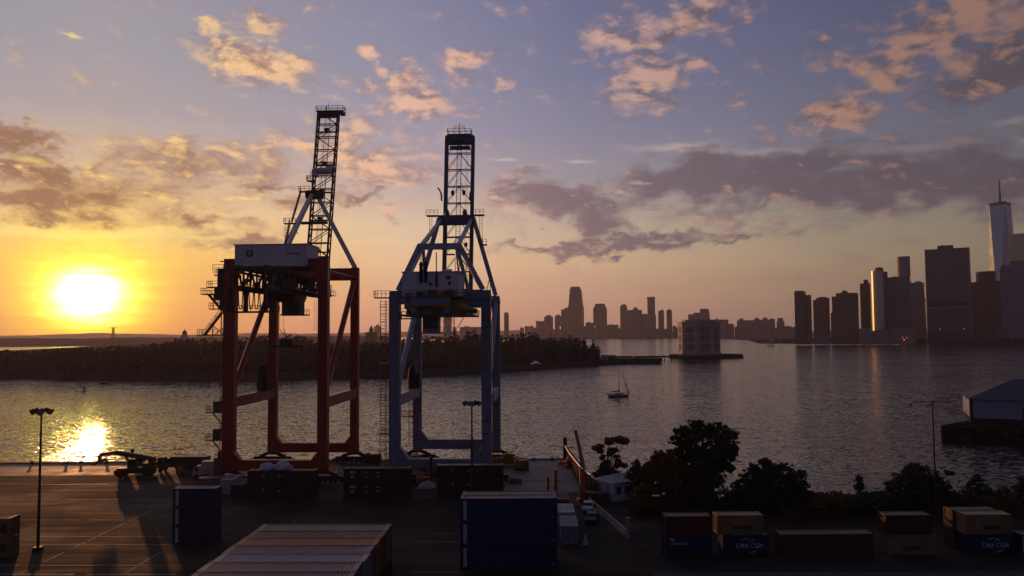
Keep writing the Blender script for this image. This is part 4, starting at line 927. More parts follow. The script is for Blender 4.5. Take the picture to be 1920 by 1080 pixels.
for args in (('low stack of grey pallets right of the yard tractors',356,893,5,.2,M_MACH,2.4),('taller stack of pallets behind the pale cable drum',352,880,9,.5,M_OLD,2.4),('small stack of pallets before the reach stacker rear wheel',284,900,4,.1,M_MACH,2.2),('stack of pallets between the two dark stacks',792,905,7,.3,M_ORC,2.2),('stack of pallets right of the dark stack before the blue crane',966,905,6,.2,M_TAN,2.4)): pallets(*args)
for args in (('dark generator box left of the pale grey end on container',374,884,3.4,.05,M_MACH),('yellowish generator box between the dark stacks under the blue crane',812,890,3.2,.1,M_YEL),('dark generator box behind the stack between the cranes',700,868,3.6,0,M_MACH),('mustard generator box right of the blue crane',978,880,3.0,.1,M_YEL)): genset(*args)
# tyre stack and pale reel among the vehicles
p = gz(344, 888, 0); t = thing('cable_drum', 'pale wooden cable drum standing among the dark quay vehicles', 'cable drum', (p.x,p.y-1.6,0))
mb = MB(); mb.tube((-.5,0,1.0),(.5,0,1.0),.55,16); mb.build('core', M_TAN, t)
for x in (-.5,.5): mb = MB(); mb.tube((x-.06,0,1.0),(x+.06,0,1.0),1.0,22); mb.build('flange', M_TAN, t)
def bollard(label, x, y, h_=.6):
    t = thing('mooring_bollard', label, 'bollard', (x,y,0), 0, 'mooring bollards along the quay edge'); mb = MB(); mb.lathe((0,0,0),[(.42,0),(.36,.15),(.26,.3),(.26,h_*.7),(.46,h_*.8),(.46,h_*.95),(.2,h_)],14); mb.build('bollard_body', M_BLACK, t)
for k, px in enumerate((-10, 60, 125, 152, 200, 330, 700, 1000, 1035)):
    p = at(px, 860, QY-1.4); bollard('black mooring bollard on the quay edge' , p.x, QY-1.4, .62)
p = gz(248, 868, 0); t = thing('mooring_post', 'taller black mooring post on the quay edge behind the reach stacker', 'mooring post', (p.x,QY-1.2,0)); mb = MB(); mb.lathe((0,0,0),[(.5,0),(.32,.2),(.3,2.6),(.5,2.7),(.5,3.0),(.2,3.2)],12); mb.build('post_body', M_BLACK, t)
p = gz(824, 878, 0); t = thing('mooring_post', 'dark post standing on the near side of the blue crane sill', 'mooring post', (p.x,158.5,0)); mb = MB(); mb.lathe((0,0,0),[(.4,0),(.3,.2),(.28,4.6),(.4,4.7),(.3,5.4)],12); mb.build('post_body', M_BLACK, t)
# ---- right end of the quay: orange posts, side wall with pale pipe rail, barrier, cone, orange heap
M_ORP = pm('orange_post_paint', (190,92,40), .5, var=.3, rust=.35); M_FW = pm('fence_red_brown', (84,46,40), .7, var=.35, rust=.3); M_BAR = pm('barrier_concrete', (150,136,130), .6, var=.3)
def opost(label, px, py, ytop, wd):
    p = gz(px, py, 0); h_ = at(px, ytop, p.y).z; t = thing('steel_post', label, 'steel post', (p.x,p.y,0), 0, 'orange posts at the quay end')
    mb = MB(); mb.box((0,0,h_/2),(wd,wd*.9,h_),0,.8); mb.bb(-wd*.9,wd*.9,-wd*.8,wd*.8,0,.35); mb.build('column', M_ORP, t)
    mb = MB(); mb.bb(-wd*.47,wd*.47,-wd*.42,wd*.42,h_,h_+.15); mb.build('cap', M_TAN, t)
opost('mustard orange steel post behind the right end of the navy stack', 1042, 940, 882, .75)
opost('broad orange steel post beside the red brown side fence', 1092, 938, 880, 1.0)
p = gz(1028, 940, 0); t = thing('steel_post', 'thin grey steel post left of the mustard orange post', 'steel post', (p.x,p.y,0)); mb = MB(); mb.box((0,0,2.1),(.35,.35,4.2)); mb.bb(-.4,.4,-.4,.4,0,.3); mb.build('column', M_MAST, t)
t = thing('fence', 'red brown sheet fence with pale pipe rail closing the right end of the quay', 'fence', (14.4,0,0))
mb = MB(); corr(mb, (0,143,0), (-.045,1,0), 45, (0,0,1), 3.0, (1,0,0), .5, .12); corr(mb, (.12,143,0), (-.045,1,0), 45, (0,0,1), 3.0, (1,0,0), .5, .12); mb.build('sheet_panel', M_FW, t)
mb = MB(); mb.path([(-.7,143,4.3),(-.75,150,3.6),(-1.4,158,3.4),(-2.2,176,3.3),(-2.4,187,3.4)], .14, 8)
for y in (146,154,163,172,181): mb.tube((-.45-(y-143)*.045,y,0),(-.6-(y-143)*.045,y,3.4),.09)
mb.build('pipe_rail', M_PIPE, t)
mb = MB(); mb.box((-2.4,187.3,2.6),(.9,.9,5.2)); mb.build('end_column', M_MAST, t)
mb = MB(); mb.beam((.6,170,0),(-.2,184,7.0),.8,.5); mb.build('sloping_plate', M_FW, t)
t = thing('waste_heap', 'heap of orange floats and nets on the quay beside the side fence', 'heap', (gz(1066,872,0).x, gz(1066,872,0).y, 0))
mb = MB(); random.seed(9)
for i in range(34):
    a = random.uniform(0,6.28); rr = random.uniform(0,2.3); mb.lathe((rr*math.cos(a)*.9,rr*math.sin(a)*1.6,max(0,1.5-rr*.65)*random.random()),[(.1,0),(.42,.2),(.48,.45),(.3,.75),(.05,.85)],8)
mb.build('float_pile', M_ORP, t)
t = thing('skip', 'dull red low skip below the small grey house', 'skip', (gz(1112,940,0).x, gz(1112,940,0).y, 0), R(-10)); mb = MB(); mb.box((.6,0,.75),(3.6,1.8,1.5),0,1.15); mb.build('hull', pm('skip_red', (110,34,34), .6, rust=.3), t); mb = MB(); mb.bb(-1.4,2.6,-1.1,1.1,1.48,1.6); mb.build('rim', M_FW, t)
a_, b_ = gz(1104, 944, 0), gz(1176, 1008, 0)
t = thing('concrete_barrier', 'long pale concrete barrier running towards the camera right of the navy stack', 'barrier', (0,0,0)); n = 9
for i in range(n):
    p, q = a_.lerp(b_, i/n), a_.lerp(b_, (i+.97)/n); mb = MB(); mb.beam(p+Vector((0,0,.25)), q+Vector((0,0,.25)), .62, .5); mb.beam(p+Vector((0,0,.75)), q+Vector((0,0,.75)), .26, .55); mb.build('barrier_block', M_BAR, t)
p = gz(1178, 1012, 0); t = thing('gate_post', 'grey square post at the near end of the concrete barrier', 'gate post', (p.x,p.y,0)); mb = MB(); mb.box((0,0,1.5),(.42,.42,3.0)); mb.box((0,0,3.05),(.55,.55,.12)); mb.build('column', M_BAR, t)
p = gz(1098, 1021, 0); t = thing('traffic_marker', 'white bottle shaped marker cone standing beside the end on containers', 'marker cone', (p.x,p.y,0)); mb = MB(); mb.lathe((0,0,0),[(.42,0),(.42,.06),(.36,.1),(.2,.85),(.12,1.0),(.12,1.3),(.05,1.4)],16); mb.build('cone_body', M_TRUCKW, t, smooth=False)
def car(label, px, py, rz, mat):
    p = gz(px, py, 0); t = thing('parked_car', label, 'car', (p.x,p.y,0), rz, 'cars parked beside the barrier'); pr_ = [(-2.2,.35),(-2.25,.8),(-1.9,.95),(-1.2,1.0),(-.7,1.45),(.7,1.48),(1.4,1.02),(2.1,.95),(2.2,.4)]
    mb = MB(); n = len(pr_); mb.v += [(x,-.85+(.14 if z > 1.2 else 0),z) for x, z in pr_]+[(x,.85-(.14 if z > 1.2 else 0),z) for x, z in pr_]; mb.f += [tuple(range(n)), tuple(range(2*n-1,n-1,-1))]+[(i,n+i,n+(i+1)%n,(i+1)%n) for i in range(n)]; mb.build('body', mat, t)
    mb = MB(); mb.quad((-1.22,-.78,1.03),(-1.22,.78,1.03),(-.74,.7,1.44),(-.74,-.7,1.44)); mb.quad((1.42,-.78,1.05),(1.42,.78,1.05),(.74,.7,1.47),(.74,-.7,1.47)); mb.build('window', M_GLASS, t); wheels(t, [(-1.35,-.78),(-1.35,.78),(1.3,-.78),(1.3,.78)], .32, .2)
car('white car half hidden between the barrier and the short containers', 1103, 957, R(80), M_TRUCKW); car('dark car parked behind the bottle shaped marker cone', 1110, 978, R(78), M_DKBLUE)
# ---- the small house among the trees
M_HW = pm('house_wall_grey', (196,190,190), .8, var=.2); M_HR = pm('house_roof_grey', (150,146,150), .7, var=.2)
p = gz(1150, 942, 0); t = thing('small_house', 'small grey single storey house with low roof among the trees', 'house', (p.x,p.y,0), R(32))
mb = MB(); mb.bb(0,7.6,0,5.2,0,3.3); wl = mb.build('wall', M_HW, t)
mb = MB(); ov = .45; mb.add([(-ov,-ov,3.3),(7.6+ov,-ov,3.3),(7.6+ov,5.2+ov,3.3),(-ov,5.2+ov,3.3),(2.4,2.6,4.3),(5.2,2.6,4.3)], [(0,1,5,4),(1,2,5),(2,3,4,5),(3,0,4),(3,2,1,0)]); mb.build('roof', M_HR, t)
def win(t_, x0, x1, y0, y1, z0, z1):
    mb = MB(); mb.bb(x0-.08,x1+.08,y0-.08 if x1-x0 < .2 else y0,y1+.08 if x1-x0 < .2 else y1,z0-.08,z1+.08); f_ = mb.build('window', M_HR, t_)
    mb = MB(); e = .03
    mb.bb(x0-(e if x1-x0 < .2 else 0),x1,y0-(0 if x1-x0 < .2 else e),y1,z0,z1); mb.build('pane', M_GLASS, f_)
for x in (.8, 2.6, 4.6, 6.2): win(t, x, x+.8, -.06, .02, 1.3, 2.5)
for y in (1.0, 3.3): win(t, -.06, .02, y, y+.8, 1.2, 2.6)
# ================================================================ trees and bushes
def leaf_mat(name, c, c2):
    m_, t, b = bsdf(name); tc = t.n('ShaderNodeTexCoord').outputs['Object']; n1 = t.noise(tc, .06 if 'island' in name else .55, 4, .65)
    t.put(b.inputs['Base Color'], t.ramp(n1, [(.35, lin(c)), (.65, lin(c2))])); b.inputs['Roughness'].default_value = .75
    b.inputs['Specular IOR Level'].default_value = .2; return m_
M_LEAF = leaf_mat('leaf_dark_green', (48,52,30), (76,72,40)); M_LEAFB = leaf_mat('leaf_brown_green', (78,56,30), (106,76,38)); M_LEAFD = leaf_mat('leaf_deep_green', (38,46,32), (60,64,40))
M_BARK = pm('bark', (52,42,34), .9, var=.4, scale=2)
M_ISLE = leaf_mat('island_foliage', (26,25,17), (50,44,27))
def leaves(mb, c, rad, n, s_, rng, hollow=.35):
    for _ in range(n):
        while True:
            x, y, z = rng.uniform(-1,1), rng.uniform(-1,1), rng.uniform(-1,1); q = x*x+y*y+z*z
            if hollow*hollow < q < 1: break
        p = Vector((c[0]+x*rad[0], c[1]+y*rad[1], c[2]+z*rad[2]))
        a = Vector((rng.uniform(-1,1), rng.uniform(-1,1), rng.uniform(-1,1))).normalized(); b_ = a.orthogonal().normalized()
        k = s_*rng.uniform(.6,1.4); a *= k; b_ *= k*.6
        o = len(mb.v); mb.v += [tuple(p-a), tuple(p+b_), tuple(p+a), tuple(p-b_)]; mb.f.append((o,o+1,o+2,o+3))
def tree(label, base, lobes, mat, seed, trunk=.25, leaf=.26, dens=120, name='leafy_tree', group='trees and bushes along the right hand shore', gaps=.35):
    """lobes: (dx, dy, z, radius, flattening) clumps of foliage round the limbs"""
    rng = random.Random(seed); t = thing(name, label, 'tree', base, 0, group); mb = MB()
    zs = sorted(l[2] for l in lobes); zf = max(.8, zs[0]-lobes[0][3]*.3); tops = Vector((rng.uniform(-.3,.3), 0, zs[len(zs)//2]))
    mb.tube((0,0,-.3),(tops.x*.4,0,tops.z*.45),trunk,8,trunk*.72); mb.tube((tops.x*.4,0,tops.z*.45),tops,trunk*.72,8,trunk*.35)
    cm = MB()
    for (dx_, dy_, z, r_, fl) in lobes:
        f = rng.uniform(.25,.6); st = Vector((tops.x*f, 0, max(.5, tops.z*f))); mb.tube(st, st.lerp(Vector((dx_,dy_,z)),.55)+Vector((0,0,.2)), trunk*.34, 6, trunk*.22); mb.tube(st.lerp(Vector((dx_,dy_,z)),.55)+Vector((0,0,.2)), (dx_,dy_,z), trunk*.22, 6, trunk*.08)
        for _ in range(max(22, int(r_*r_*dens/5.2))):
            u = Vector((rng.gauss(0,1), rng.gauss(0,1), rng.gauss(0,1))).normalized()*min(1.28, gaps+(1-gaps)*rng.random()**.6*1.0+abs(rng.gauss(0,.10)))*r_
            u *= 1+.30*mnoise.noise(Vector((u.x*.9+seed, u.y*.9, u.z*.9+dx_)))
            c = Vector((dx_+u.x, dy_+u.y, z+u.z*fl)); rr = rng.uniform(.20,.46)
            leaves(cm, c, (rr,rr,rr*.7), 15, leaf*.8, rng, 0)
            if rng.random() < .06: mb.tube((dx_,dy_,z), c, .035, 4, .012)
    mb.build('trunk', M_BARK, t); cm.build('crown', mat, t); return t
def T(px, py, z=0): p = gz(px, py, z); return (p.x, p.y, z)
rs = random.Random(4)
def blob(n, w_, h0, h1, r0, r1, fl=.8, skew=0): return [(rs.uniform(-w_,w_), rs.uniform(-w_*.6,w_*.6), rs.uniform(h0,h1), rs.uniform(r0,r1), fl) for _ in range(n)]
# the big tree: a broad leaning crown over a bushier left flank
tree('largest tree on the right, broad dark crown rising above the water', T(1312,962), [(-.6,0,11.4,2.3,.9),(1.0,.3,13.2,1.7,.8),(-2.6,0,12.8,1.5,.8),(3.6,.3,13.0,1.7,.9),(4.6,0,11.2,1.8,.9),(2.4,-.4,9.6,2.1,.8),(4.4,.2,8.9,1.5,.8),(-1.8,.4,9.6,1.9,.8),(.4,-.6,8.0,2.2,.8),(-.4,.4,14.3,1.0,.7),(5.6,0,12.6,1.0,.8),(5.8,0,9.8,.8,.7),(-3.6,.2,11.6,1.0,.7),(3.0,.4,7.3,1.3,.7),(-.8,-.6,6.0,2.0,.8),(3.0,.3,5.4,1.6,.8),(1.4,.2,5.0,2.0,.8),(4.7,.2,7.4,1.2,.8),(.6,.4,2.8,2.2,.8)], M_LEAF, 21, .34, .30, 150)
tree('brownish leaning tree filling the left flank of the largest tree', T(1262,962), [(-1.6,0,7.6,2.2,.9),(.8,.3,8.4,2.2,.9),(-3.4,0,6.6,1.7,.9),(2.4,.2,6.6,2.2,.9),(-.6,-.5,5.0,2.4,.9),(-3.0,.5,4.2,1.9,.9),(2.6,-.5,4.0,2.2,.9),(-2.2,.2,9.4,1.0,.7),(0,0,2.4,2.2,.8)], M_LEAFB, 22, .26, .28, 150)
rt = random.Random(41); thin = []
for _ in range(15): a = rt.uniform(0,1); thin.append((-1.9+6.2*a, rt.uniform(-.6,.6), 8.3+1.5*math.sin(a*2.6)+rt.uniform(-.4,.4), rt.uniform(.55,.85), .45))
for _ in range(13): thin.append((rt.uniform(-1.2,3.4), rt.uniform(-.6,.6), rt.uniform(4.2,8.0), rt.uniform(.4,.7), .6))
tree('sparse thin tree with flat topped open crown left of the others', T(1138,925), thin, M_LEAFB, 23, .2, .22, 60, gaps=.15)
tree('rounded dark bush under the thin open tree', T(1136,928), [(-.8,0,2.6,2.0,.9),(1.3,0,2.6,1.8,.9),(.2,0,3.8,1.7,.8),(2.5,0,1.6,1.4,.9),(-2.2,0,1.4,1.3,.9)], M_LEAFD, 24, .16, .22, 170)
tree('small conical dark tree left of the brownish tree', T(1194,935), [(0,0,5.2,1.0,1),(-.6,0,3.9,1.5,.9),(.8,0,3.8,1.5,.9),(-1.2,0,2.3,1.7,.9),(1.3,0,2.3,1.8,.9),(0,0,1.4,1.8,.9),(.1,0,6.1,.6,1)], M_LEAFD, 25, .16, .22, 170)
tree('wide dark tree right of the largest tree, silver leaves at its edge', T(1442,962), [(0,0,6.8,2.0,.8),(-2.6,0,5.8,1.8,.8),(2.6,0,6.6,1.7,.8),(4.4,0,5.2,1.6,.8),(-4.3,0,4.2,1.6,.8),(-.6,.4,4.6,2.4,.8),(3.0,.4,4.2,2.2,.8),(-.4,0,8.0,1.0,.7),(-2.4,0,7.3,.9,.7),(5.4,0,6.3,.7,.7),(4.8,0,3.0,1.6,.8),(-2.8,0,2.6,2.2,.8),(1,0,2.3,2.4,.8),(5.6,0,4.4,.9,.8)], M_LEAFD, 26, .28, .26, 150)
tree('tall narrow sapling standing alone above the hedge', T(1612,958), [(0,0,4.6,.55,1.1),(-.2,0,3.6,.7,1),(.3,0,2.8,.9,1),(-.2,0,1.8,1.1,.9),(.1,0,5.3,.35,1)], M_LEAFD, 27, .1, .2, 120)
tree('broad dark tree with uneven crown in front of the right lamp mast', T(1722,962), [(0,0,6.2,2.0,.8),(-2.4,0,5.2,1.7,.8),(2.2,0,5.6,1.6,.8),(-3.9,0,4.2,1.3,.8),(-.6,0,7.3,1.1,.7),(3.8,0,4.2,1.4,.8),(.6,.4,3.8,2.5,.8),(-2.8,.4,2.8,2.2,.8),(3.0,.4,2.6,2.0,.8),(5.2,0,6.4,.7,.5),(4.9,0,2.9,1.2,.8)], M_LEAF, 28, .25, .26, 150)
tree('rounded bush tree right of the right lamp mast', T(1832,958), [(0,0,4.4,1.2,.9),(-.9,0,3.2,1.4,.9),(1.2,0,2.9,1.4,.9),(2.5,0,2.4,1.2,.8),(0,0,1.8,1.9,.8),(.2,0,5.2,.5,.9)], M_LEAFD, 29, .15, .22, 150)
tree('smaller rounded bush tree near the right edge', T(1884,958), [(0,0,3.1,.9,.9),(-.7,0,2.2,1.1,.9),(.8,0,2.0,1.1,.9),(0,0,1.2,1.3,.8)], M_LEAFD, 30, .12, .2, 150)
tree('dark tree cut by the right edge of the photo', T(1922,958), [(0,0,4.6,1.2,.9),(-1.0,0,3.4,1.2,.9),(1,0,3.4,1.4,.9),(0,0,2,1.9,.8)], M_LEAFD, 31, .15, .22, 150)
# the hedge of scrub: separate bushes
sp = [(1225,962,2.6,M_LEAFB,'brownish'),(1340,965,3.2,M_LEAF,'green'),(1385,962,2.7,M_LEAFD,'dark'),(1500,960,2.5,M_LEAFB,'olive brown'),(1535,960,2.1,M_LEAF,'green'),(1570,960,2.1,M_LEAFB,'yellowish brown'),(1600,962,1.8,M_LEAF,'green'),(1642,960,2.2,M_LEAFD,'dark'),(1670,960,2.0,M_LEAFB,'brown'),(1770,960,2.2,M_LEAFD,'dark'),(1800,958,1.9,M_LEAF,'green'),(1862,958,2.0,M_LEAFD,'dark'),(1905,960,2.0,M_LEAFD,'dark')]
sp += [(1236,958,4.2,M_LEAFB,'tall brown'),(1290,962,3.6,M_LEAFD,'tall dark'),(1410,960,3.4,M_LEAF,'tall green'),(1480,960,3.2,M_LEAFD,'tall dark'),(1555,966,2.2,M_LEAFB,'yellow brown'),(1625,966,2.2,M_LEAF,'green'),(1690,966,3.0,M_LEAFD,'dark'),(1750,962,3.0,M_LEAFB,'brown'),(1815,966,2.6,M_LEAF,'green'),(1880,966,2.4,M_LEAFB,'brown'),(1228,950,2.6,M_LEAFD,'dark')]
where = ['left of the largest tree','under the right side of the largest tree','between the largest and the wide tree','right of the wide dark tree','second right of the wide dark tree','in the open stretch of hedge','left of the narrow sapling','right of the narrow sapling','left foot of the broad mast tree','right of the lamp mast','behind the second row containers','between the two rounded bush trees','at the right edge','filling the foot of the brownish leaning tree','below the trunk of the largest tree','filling the gap before the wide dark tree','at the right foot of the wide dark tree','in the open hedge, nearer the camera','between the sapling and the mast tree','under the broad mast tree','at the foot of the right lamp mast','below the taller rounded bush tree','below the smaller rounded bush tree','right behind the small grey house']
for i, (px, py, h_, mt, cn) in enumerate(sp):
    tree('low %s scrub bush, %s' % (cn, where[i]), T(px, py), [(rs.uniform(-2.8,2.8), rs.uniform(-.8,.8), rs.uniform(.4,h_*1.05), rs.uniform(1.0,1.6), .8) for _ in range(14)], mt, 60+i, .08, .22, 120, 'scrub_bush')
mb = MB(); rg = random.Random(77)
for i in range(9000):
    x = rg.uniform(24, 105); y = rg.uniform(126, 140); p = Vector((x, y, 0)); h_ = rg.uniform(.2,.8); a = rg.uniform(0,6.28); d = Vector((math.cos(a),math.sin(a),0))*.06; l = Vector((rg.uniform(-.25,.25),rg.uniform(-.25,.25),h_))
    o = len(mb.v); mb.v += [tuple(p-d), tuple(p+d), tuple(p+l)]; mb.f.append((o,o+1,o+2))
tag(mb.build('grass', M_LEAFB), 'rough dry grass growing between the shore trees', 'grass', kind='stuff')

# ---------------------------------------------------------------- island woods: one mass of crowns
prof = [(-60,657),(0,656),(40,655),(90,656),(115,650),(150,650),(180,651),(220,648),(260,646),(300,642),(330,637),(380,634),(420,632),(470,628),(500,626),(530,625),(560,626),(590,632),(620,631),(650,633),(690,634),(740,629),(770,627),(800,628),(835,626),(850,622),(862,624),(880,618),(910,615),(932,616),(944,622),(965,624),(1000,622),(1015,624),(1035,628),(1060,625),(1080,629),(1100,631),(1112,637),(1119,648),(1126,655)]
def ip(tab, x):
    for (a, b_), (c, d) in zip(tab, tab[1:]):
        if a <= x <= c: return b_+(d-b_)*(x-a)/(c-a)
    return tab[0][1] if x < tab[0][0] else tab[-1][1]
mb = MB(); core = MB(); rg = random.Random(8)
def crown(x, y, ztop, r_):
    r_ *= rg.uniform(.75,1.2)
    h_ = max(2.0, ztop-1.0); zc = 1.0+h_*.55; k = max(6, int(r_*r_*1.6))
    core.lathe((x,y,0),[(r_*.15,0),(r_*.7,h_*.12),(r_*.8,h_*.5),(r_*.5,h_*.82),(.05,h_*.9)],8)
    for _ in range(k):
        u = Vector((rg.gauss(0,1), rg.gauss(0,1)-.3, rg.gauss(0,1))).normalized(); c = (x+u.x*r_*.85, y+u.y*r_*.85, zc+u.z*h_*.42)
        leaves(mb, c, (r_*.26,r_*.26,r_*.2), 9, .75, rg, 0)
for (d0, d1, fr, n) in ((6,16,.5,120),(18,34,.72,150),(38,62,.88,150),(66,100,1.0,170)):
    for i in range(n):
        px = -60+(1126+60)*(i+rg.uniform(-.3,1.2))/n
        if px > 1124: continue
        f = ip(ISL_FRONT, px); g = gz(px, f, ZW); y = g.y+rg.uniform(d0,d1); p = at(px, ip(prof, px), y); zt = p.z
        r_ = rg.uniform(3.2,5.6)
        if px > 1085: y = g.y+rg.uniform(d0, d1)*.5; r_ *= .7; p = at(px, ip(prof, px), y); zt = p.z
        hf = rg.uniform(.86,1.03) if fr == 1.0 else rg.uniform(.8,1.1)
        crown(p.x, y, .4+(zt-.4)*fr*hf, r_)
wood = core.build('island_woods', M_ISLE)
o2 = mb.build('foliage', M_ISLE)
bpy.context.view_layer.objects.active = wood
with bpy.context.temp_override(active_object=wood, object=wood, selected_objects=[wood,o2], selected_editable_objects=[wood,o2]): bpy.ops.object.join()
tag(wood, 'dense dark woods covering the island across the channel', 'woods', kind='stuff')
# ================================================================ boats, piers, island buildings
M_HULL = pm('hull_white', (176,166,166), .35, var=.12); M_SAIL = pm('sail_cover_dark', (32,28,34), .8, var=.2); M_WOOD = pm('old_timber', (48,40,38), .85, var=.4, scale=.5); M_STONE = pm('pale_stone', (160,150,150), .75, var=.14, scale=.08, streak=True)
def loft_hull(mb, L, B, Hh, n=14):
    secs = []
    for i in range(n+1):
        f = i/n; x = -L/2+L*f; wd = B/2*(math.sin(math.pi*min(1,.22+f*.78))**.7 if f < 1 else .02); sh = Hh*(.92+.35*(f-.35)**2*2)
        secs.append([(x-.3*(1-f)*0,0,-.35*(1-f*.8)),(x,-wd*.75,0),(x+.12*f,-wd,sh),(x+.12*f,wd,sh),(x,wd*.75,0)])
    k = 5
    for s_ in secs: mb.v += s_
    mb.f += [(i*k+j, (i+1)*k+j, (i+1)*k+(j+1)%k, i*k+(j+1)%k) for i in range(n) for j in range(k)]+[tuple(range(k-1,-1,-1)), tuple(range(n*k,(n+1)*k))]
p = gz(1159.5, 744, ZW); t = thing('sailboat', 'white sailboat under bare mast motoring on the open water', 'sailboat', (p.x,p.y,ZW), R(6))
mb = MB(); loft_hull(mb, 10.4, 3.2, 1.25); hu = mb.build('hull', M_HULL, t)
mb = MB(); mb.bb(-5.15,5.0,-1.62,1.62,.25,.42); mb.build('boot_stripe', M_SAIL, hu)
mb = MB(); mb.box((.2,0,1.55),(4.6,1.9,.7),0,.8); mb.bb(-4.4,-2.3,-1.1,1.1,1.3,1.55); cbn = mb.build('cabin', M_HULL, t)
mb = MB(); mb.bb(-1.4,1.8,-.94,.94,1.5,1.75); mb.build('window', M_GLASS, cbn)
mb = MB(); mb.tube((.5,0,1.5),(.5,0,16.6),.11,8,.07); mb.tube((.5,-.9,8.8),(.5,.9,8.8),.05); mb.tube((.5,-.7,12.4),(.5,.7,12.4),.05); ms = mb.build('mast', M_STEELD, t)
mb = MB(); mb.tube((.5,0,2.6),(-3.7,0,2.5),.09); mb.tube((.4,0,2.95),(-1.2,0,2.75),.42,8,.3); mb.tube((-1.2,0,2.75),(-3.6,0,2.6),.3,8,.16); mb.tube((.45,0,2.9),(.45,0,4.3),.3,8,.08); mb.build('furled_mainsail', M_SAIL, ms)
mb = MB(); mb.tube((5.3,0,1.6),(1.5,0,14.2),.09,6); mb.tube((5.15,0,2.2),(3.9,0,6.2),.2,8,.3); mb.tube((3.9,0,6.2),(3.5,0,7.6),.3,8,.08); mb.build('furled_jib', M_SAIL, ms)
mb = MB(); mb.tube((.5,0,16.5),(-5.1,0,1.5),.03,4)
for s_ in (-1,1): mb.path([(.5,0,16.4),(.5,s_*.9,8.8),(.5,s_*1.5,1.3)],.03,4); mb.path([(.5,0,16.4),(-.3,s_*.7,12.4),(-.5,s_*1.45,1.3)],.025,4)
mb.build('rigging', M_STEELD, ms)
mb = MB(); mb.rail([(-4.9,-1.2,1.3),(4.4,-1.0,1.5)],.7,.03,1.4); mb.rail([(-4.9,1.2,1.3),(4.4,1.0,1.5)],.7,.03,1.4); mb.rail([(-5.1,-1.2,1.3),(-5.1,1.2,1.3)],.9,.04,.8); mb.beam((-5.3,.3,1.0),(-6.0,.3,1.9),.4,.3); mb.bb(5.0,6.2,-.15,.15,1.55,1.7); mb.bb(4.7,5.3,-.4,.4,1.6,3.0); mb.build('railing', M_STEELD, t)
mb = MB()
p = gz(158, 735, ZW); t = thing('channel_buoy', 'small dark navigation buoy on the water above the sun glitter', 'buoy', (p.x,p.y,ZW)); mb = MB(); mb.lathe((0,0,-.4),[(1.1,0),(1.2,.5),(1.1,.9),(.6,1.0)],14); mb.build('float', M_BLACK, t)
mb = MB()
for a in (0,2.09,4.19): mb.beam((.75*math.cos(a),.75*math.sin(a),.5),(.25*math.cos(a),.25*math.sin(a),2.6),.14)
mb.lathe((0,0,1.3),[(.7,0),(.65,1.0),(.4,1.3)],10); mb.lathe((0,0,2.6),[(.3,0),(.3,.3),(.1,.6)],8); mb.build('lantern_cage', M_BLACK, t)
p = gz(1205, 637, ZW); t = thing('sailboat', 'tiny far sailboat seen between the distant towers and the island tip', 'sailboat', (p.x,p.y,ZW)); mb = MB(); loft_hull(mb, 12, 3.6, 1.6); mb.build('hull', M_HULL, t); mb = MB(); mb.tube((0,0,1),(0,0,17),.25); mb.add([(-.2,0,16),(-.2,0,2.4),(-4.6,0,2.4),(-.2,.12,16),(-.2,.12,2.4),(-4.6,.12,2.4)],[(0,1,2),(5,4,3),(0,3,4,1),(1,4,5,2),(2,5,3,0)]); mb.build('mast', M_HULL, t)
p = gz(195, 720, ZW); t = thing('motor_boat', 'tiny dark motor boat on the water below the wooded shore', 'motor boat', (p.x,p.y,ZW)); mb = MB(); loft_hull(mb, 5, 1.8, .9); mb.build('hull', M_BLACK, t); mb = MB(); mb.box((-.3,0,1.2),(1.6,1.2,.7),0,.8); mb.build('cabin', M_BLACK, t)
# white tent and small buildings on the island tip
p = gz(1005, 687, .4); t = thing('tent', 'white peaked tent by the sea wall of the wooded island', 'tent', (p.x,p.y+6,.4), R(12)); mb = MB(); s_ = 4.3
mb.add([(-s_,-s_,1.7),(s_,-s_,1.7),(s_,s_,1.7),(-s_,s_,1.7),(0,0,5.0),(0,-s_,2.7),(0,s_,2.7)],[(0,5,4),(5,1,4),(1,2,4),(2,6,4),(6,3,4),(3,0,4)]); mb.build('canopy', pm('tent_white', (230,222,224), .7, var=.05), t)
mb = MB()
for a in (-1,1):
    for b_ in (-1,1): mb.tube((a*s_*.98,b_*s_*.98,0),(a*s_*.98,b_*s_*.98,1.8),.12)
mb.build('poles', M_STEELD, t)
def shed(name, label, px, py, Y, wd, dp, ht, mat, roof, rz=0.0, rh=1.5, z0=.4):
    p = at(px, py, Y); t = thing(name, label, 'building', (p.x,Y,z0), rz); mb = MB(); mb.bb(-wd/2,wd/2,0,dp,0,ht); mb.build('wall', mat, t)
    mb = MB(); mb.add([(-wd/2-.4,-.4,ht),(wd/2+.4,-.4,ht),(wd/2+.4,dp+.4,ht),(-wd/2-.4,dp+.4,ht),(-wd/2-.4,dp/2,ht+rh),(wd/2+.4,dp/2,ht+rh)],[(0,1,5,4),(2,3,4,5),(1,2,5),(3,0,4),(3,2,1,0)]); mb.build('roof', roof, t)
    mb = MB()
    for i in range(max(2,int(wd/4))): x = -wd/2+1.4+i*(wd-2)/max(2,int(wd/4)); mb.bb(x,x+1.2,-.06,.02,ht*.35,ht*.75)
    mb.build('window', M_GLASS, t); return t
shed('shed', 'small pale building at the tip of the wooded island', 1134, 660, 822, 7, 6, 4.2, M_STONE, M_STEELD); shed('shed', 'low dark shed on the island tip beside the pale building', 1146, 660, 826, 9, 6, 4.0, M_WOOD, M_STEELD)
M_RFT = pm('slate_dark', (38,34,36), .8)
t = shed('brick_house', 'large dark house with chimneys above the island treetops left of the red crane', 342, 640, 700, 18, 10, 21.4, pm('old_brick', (92,58,46), .85), M_RFT, 0, 3.0)
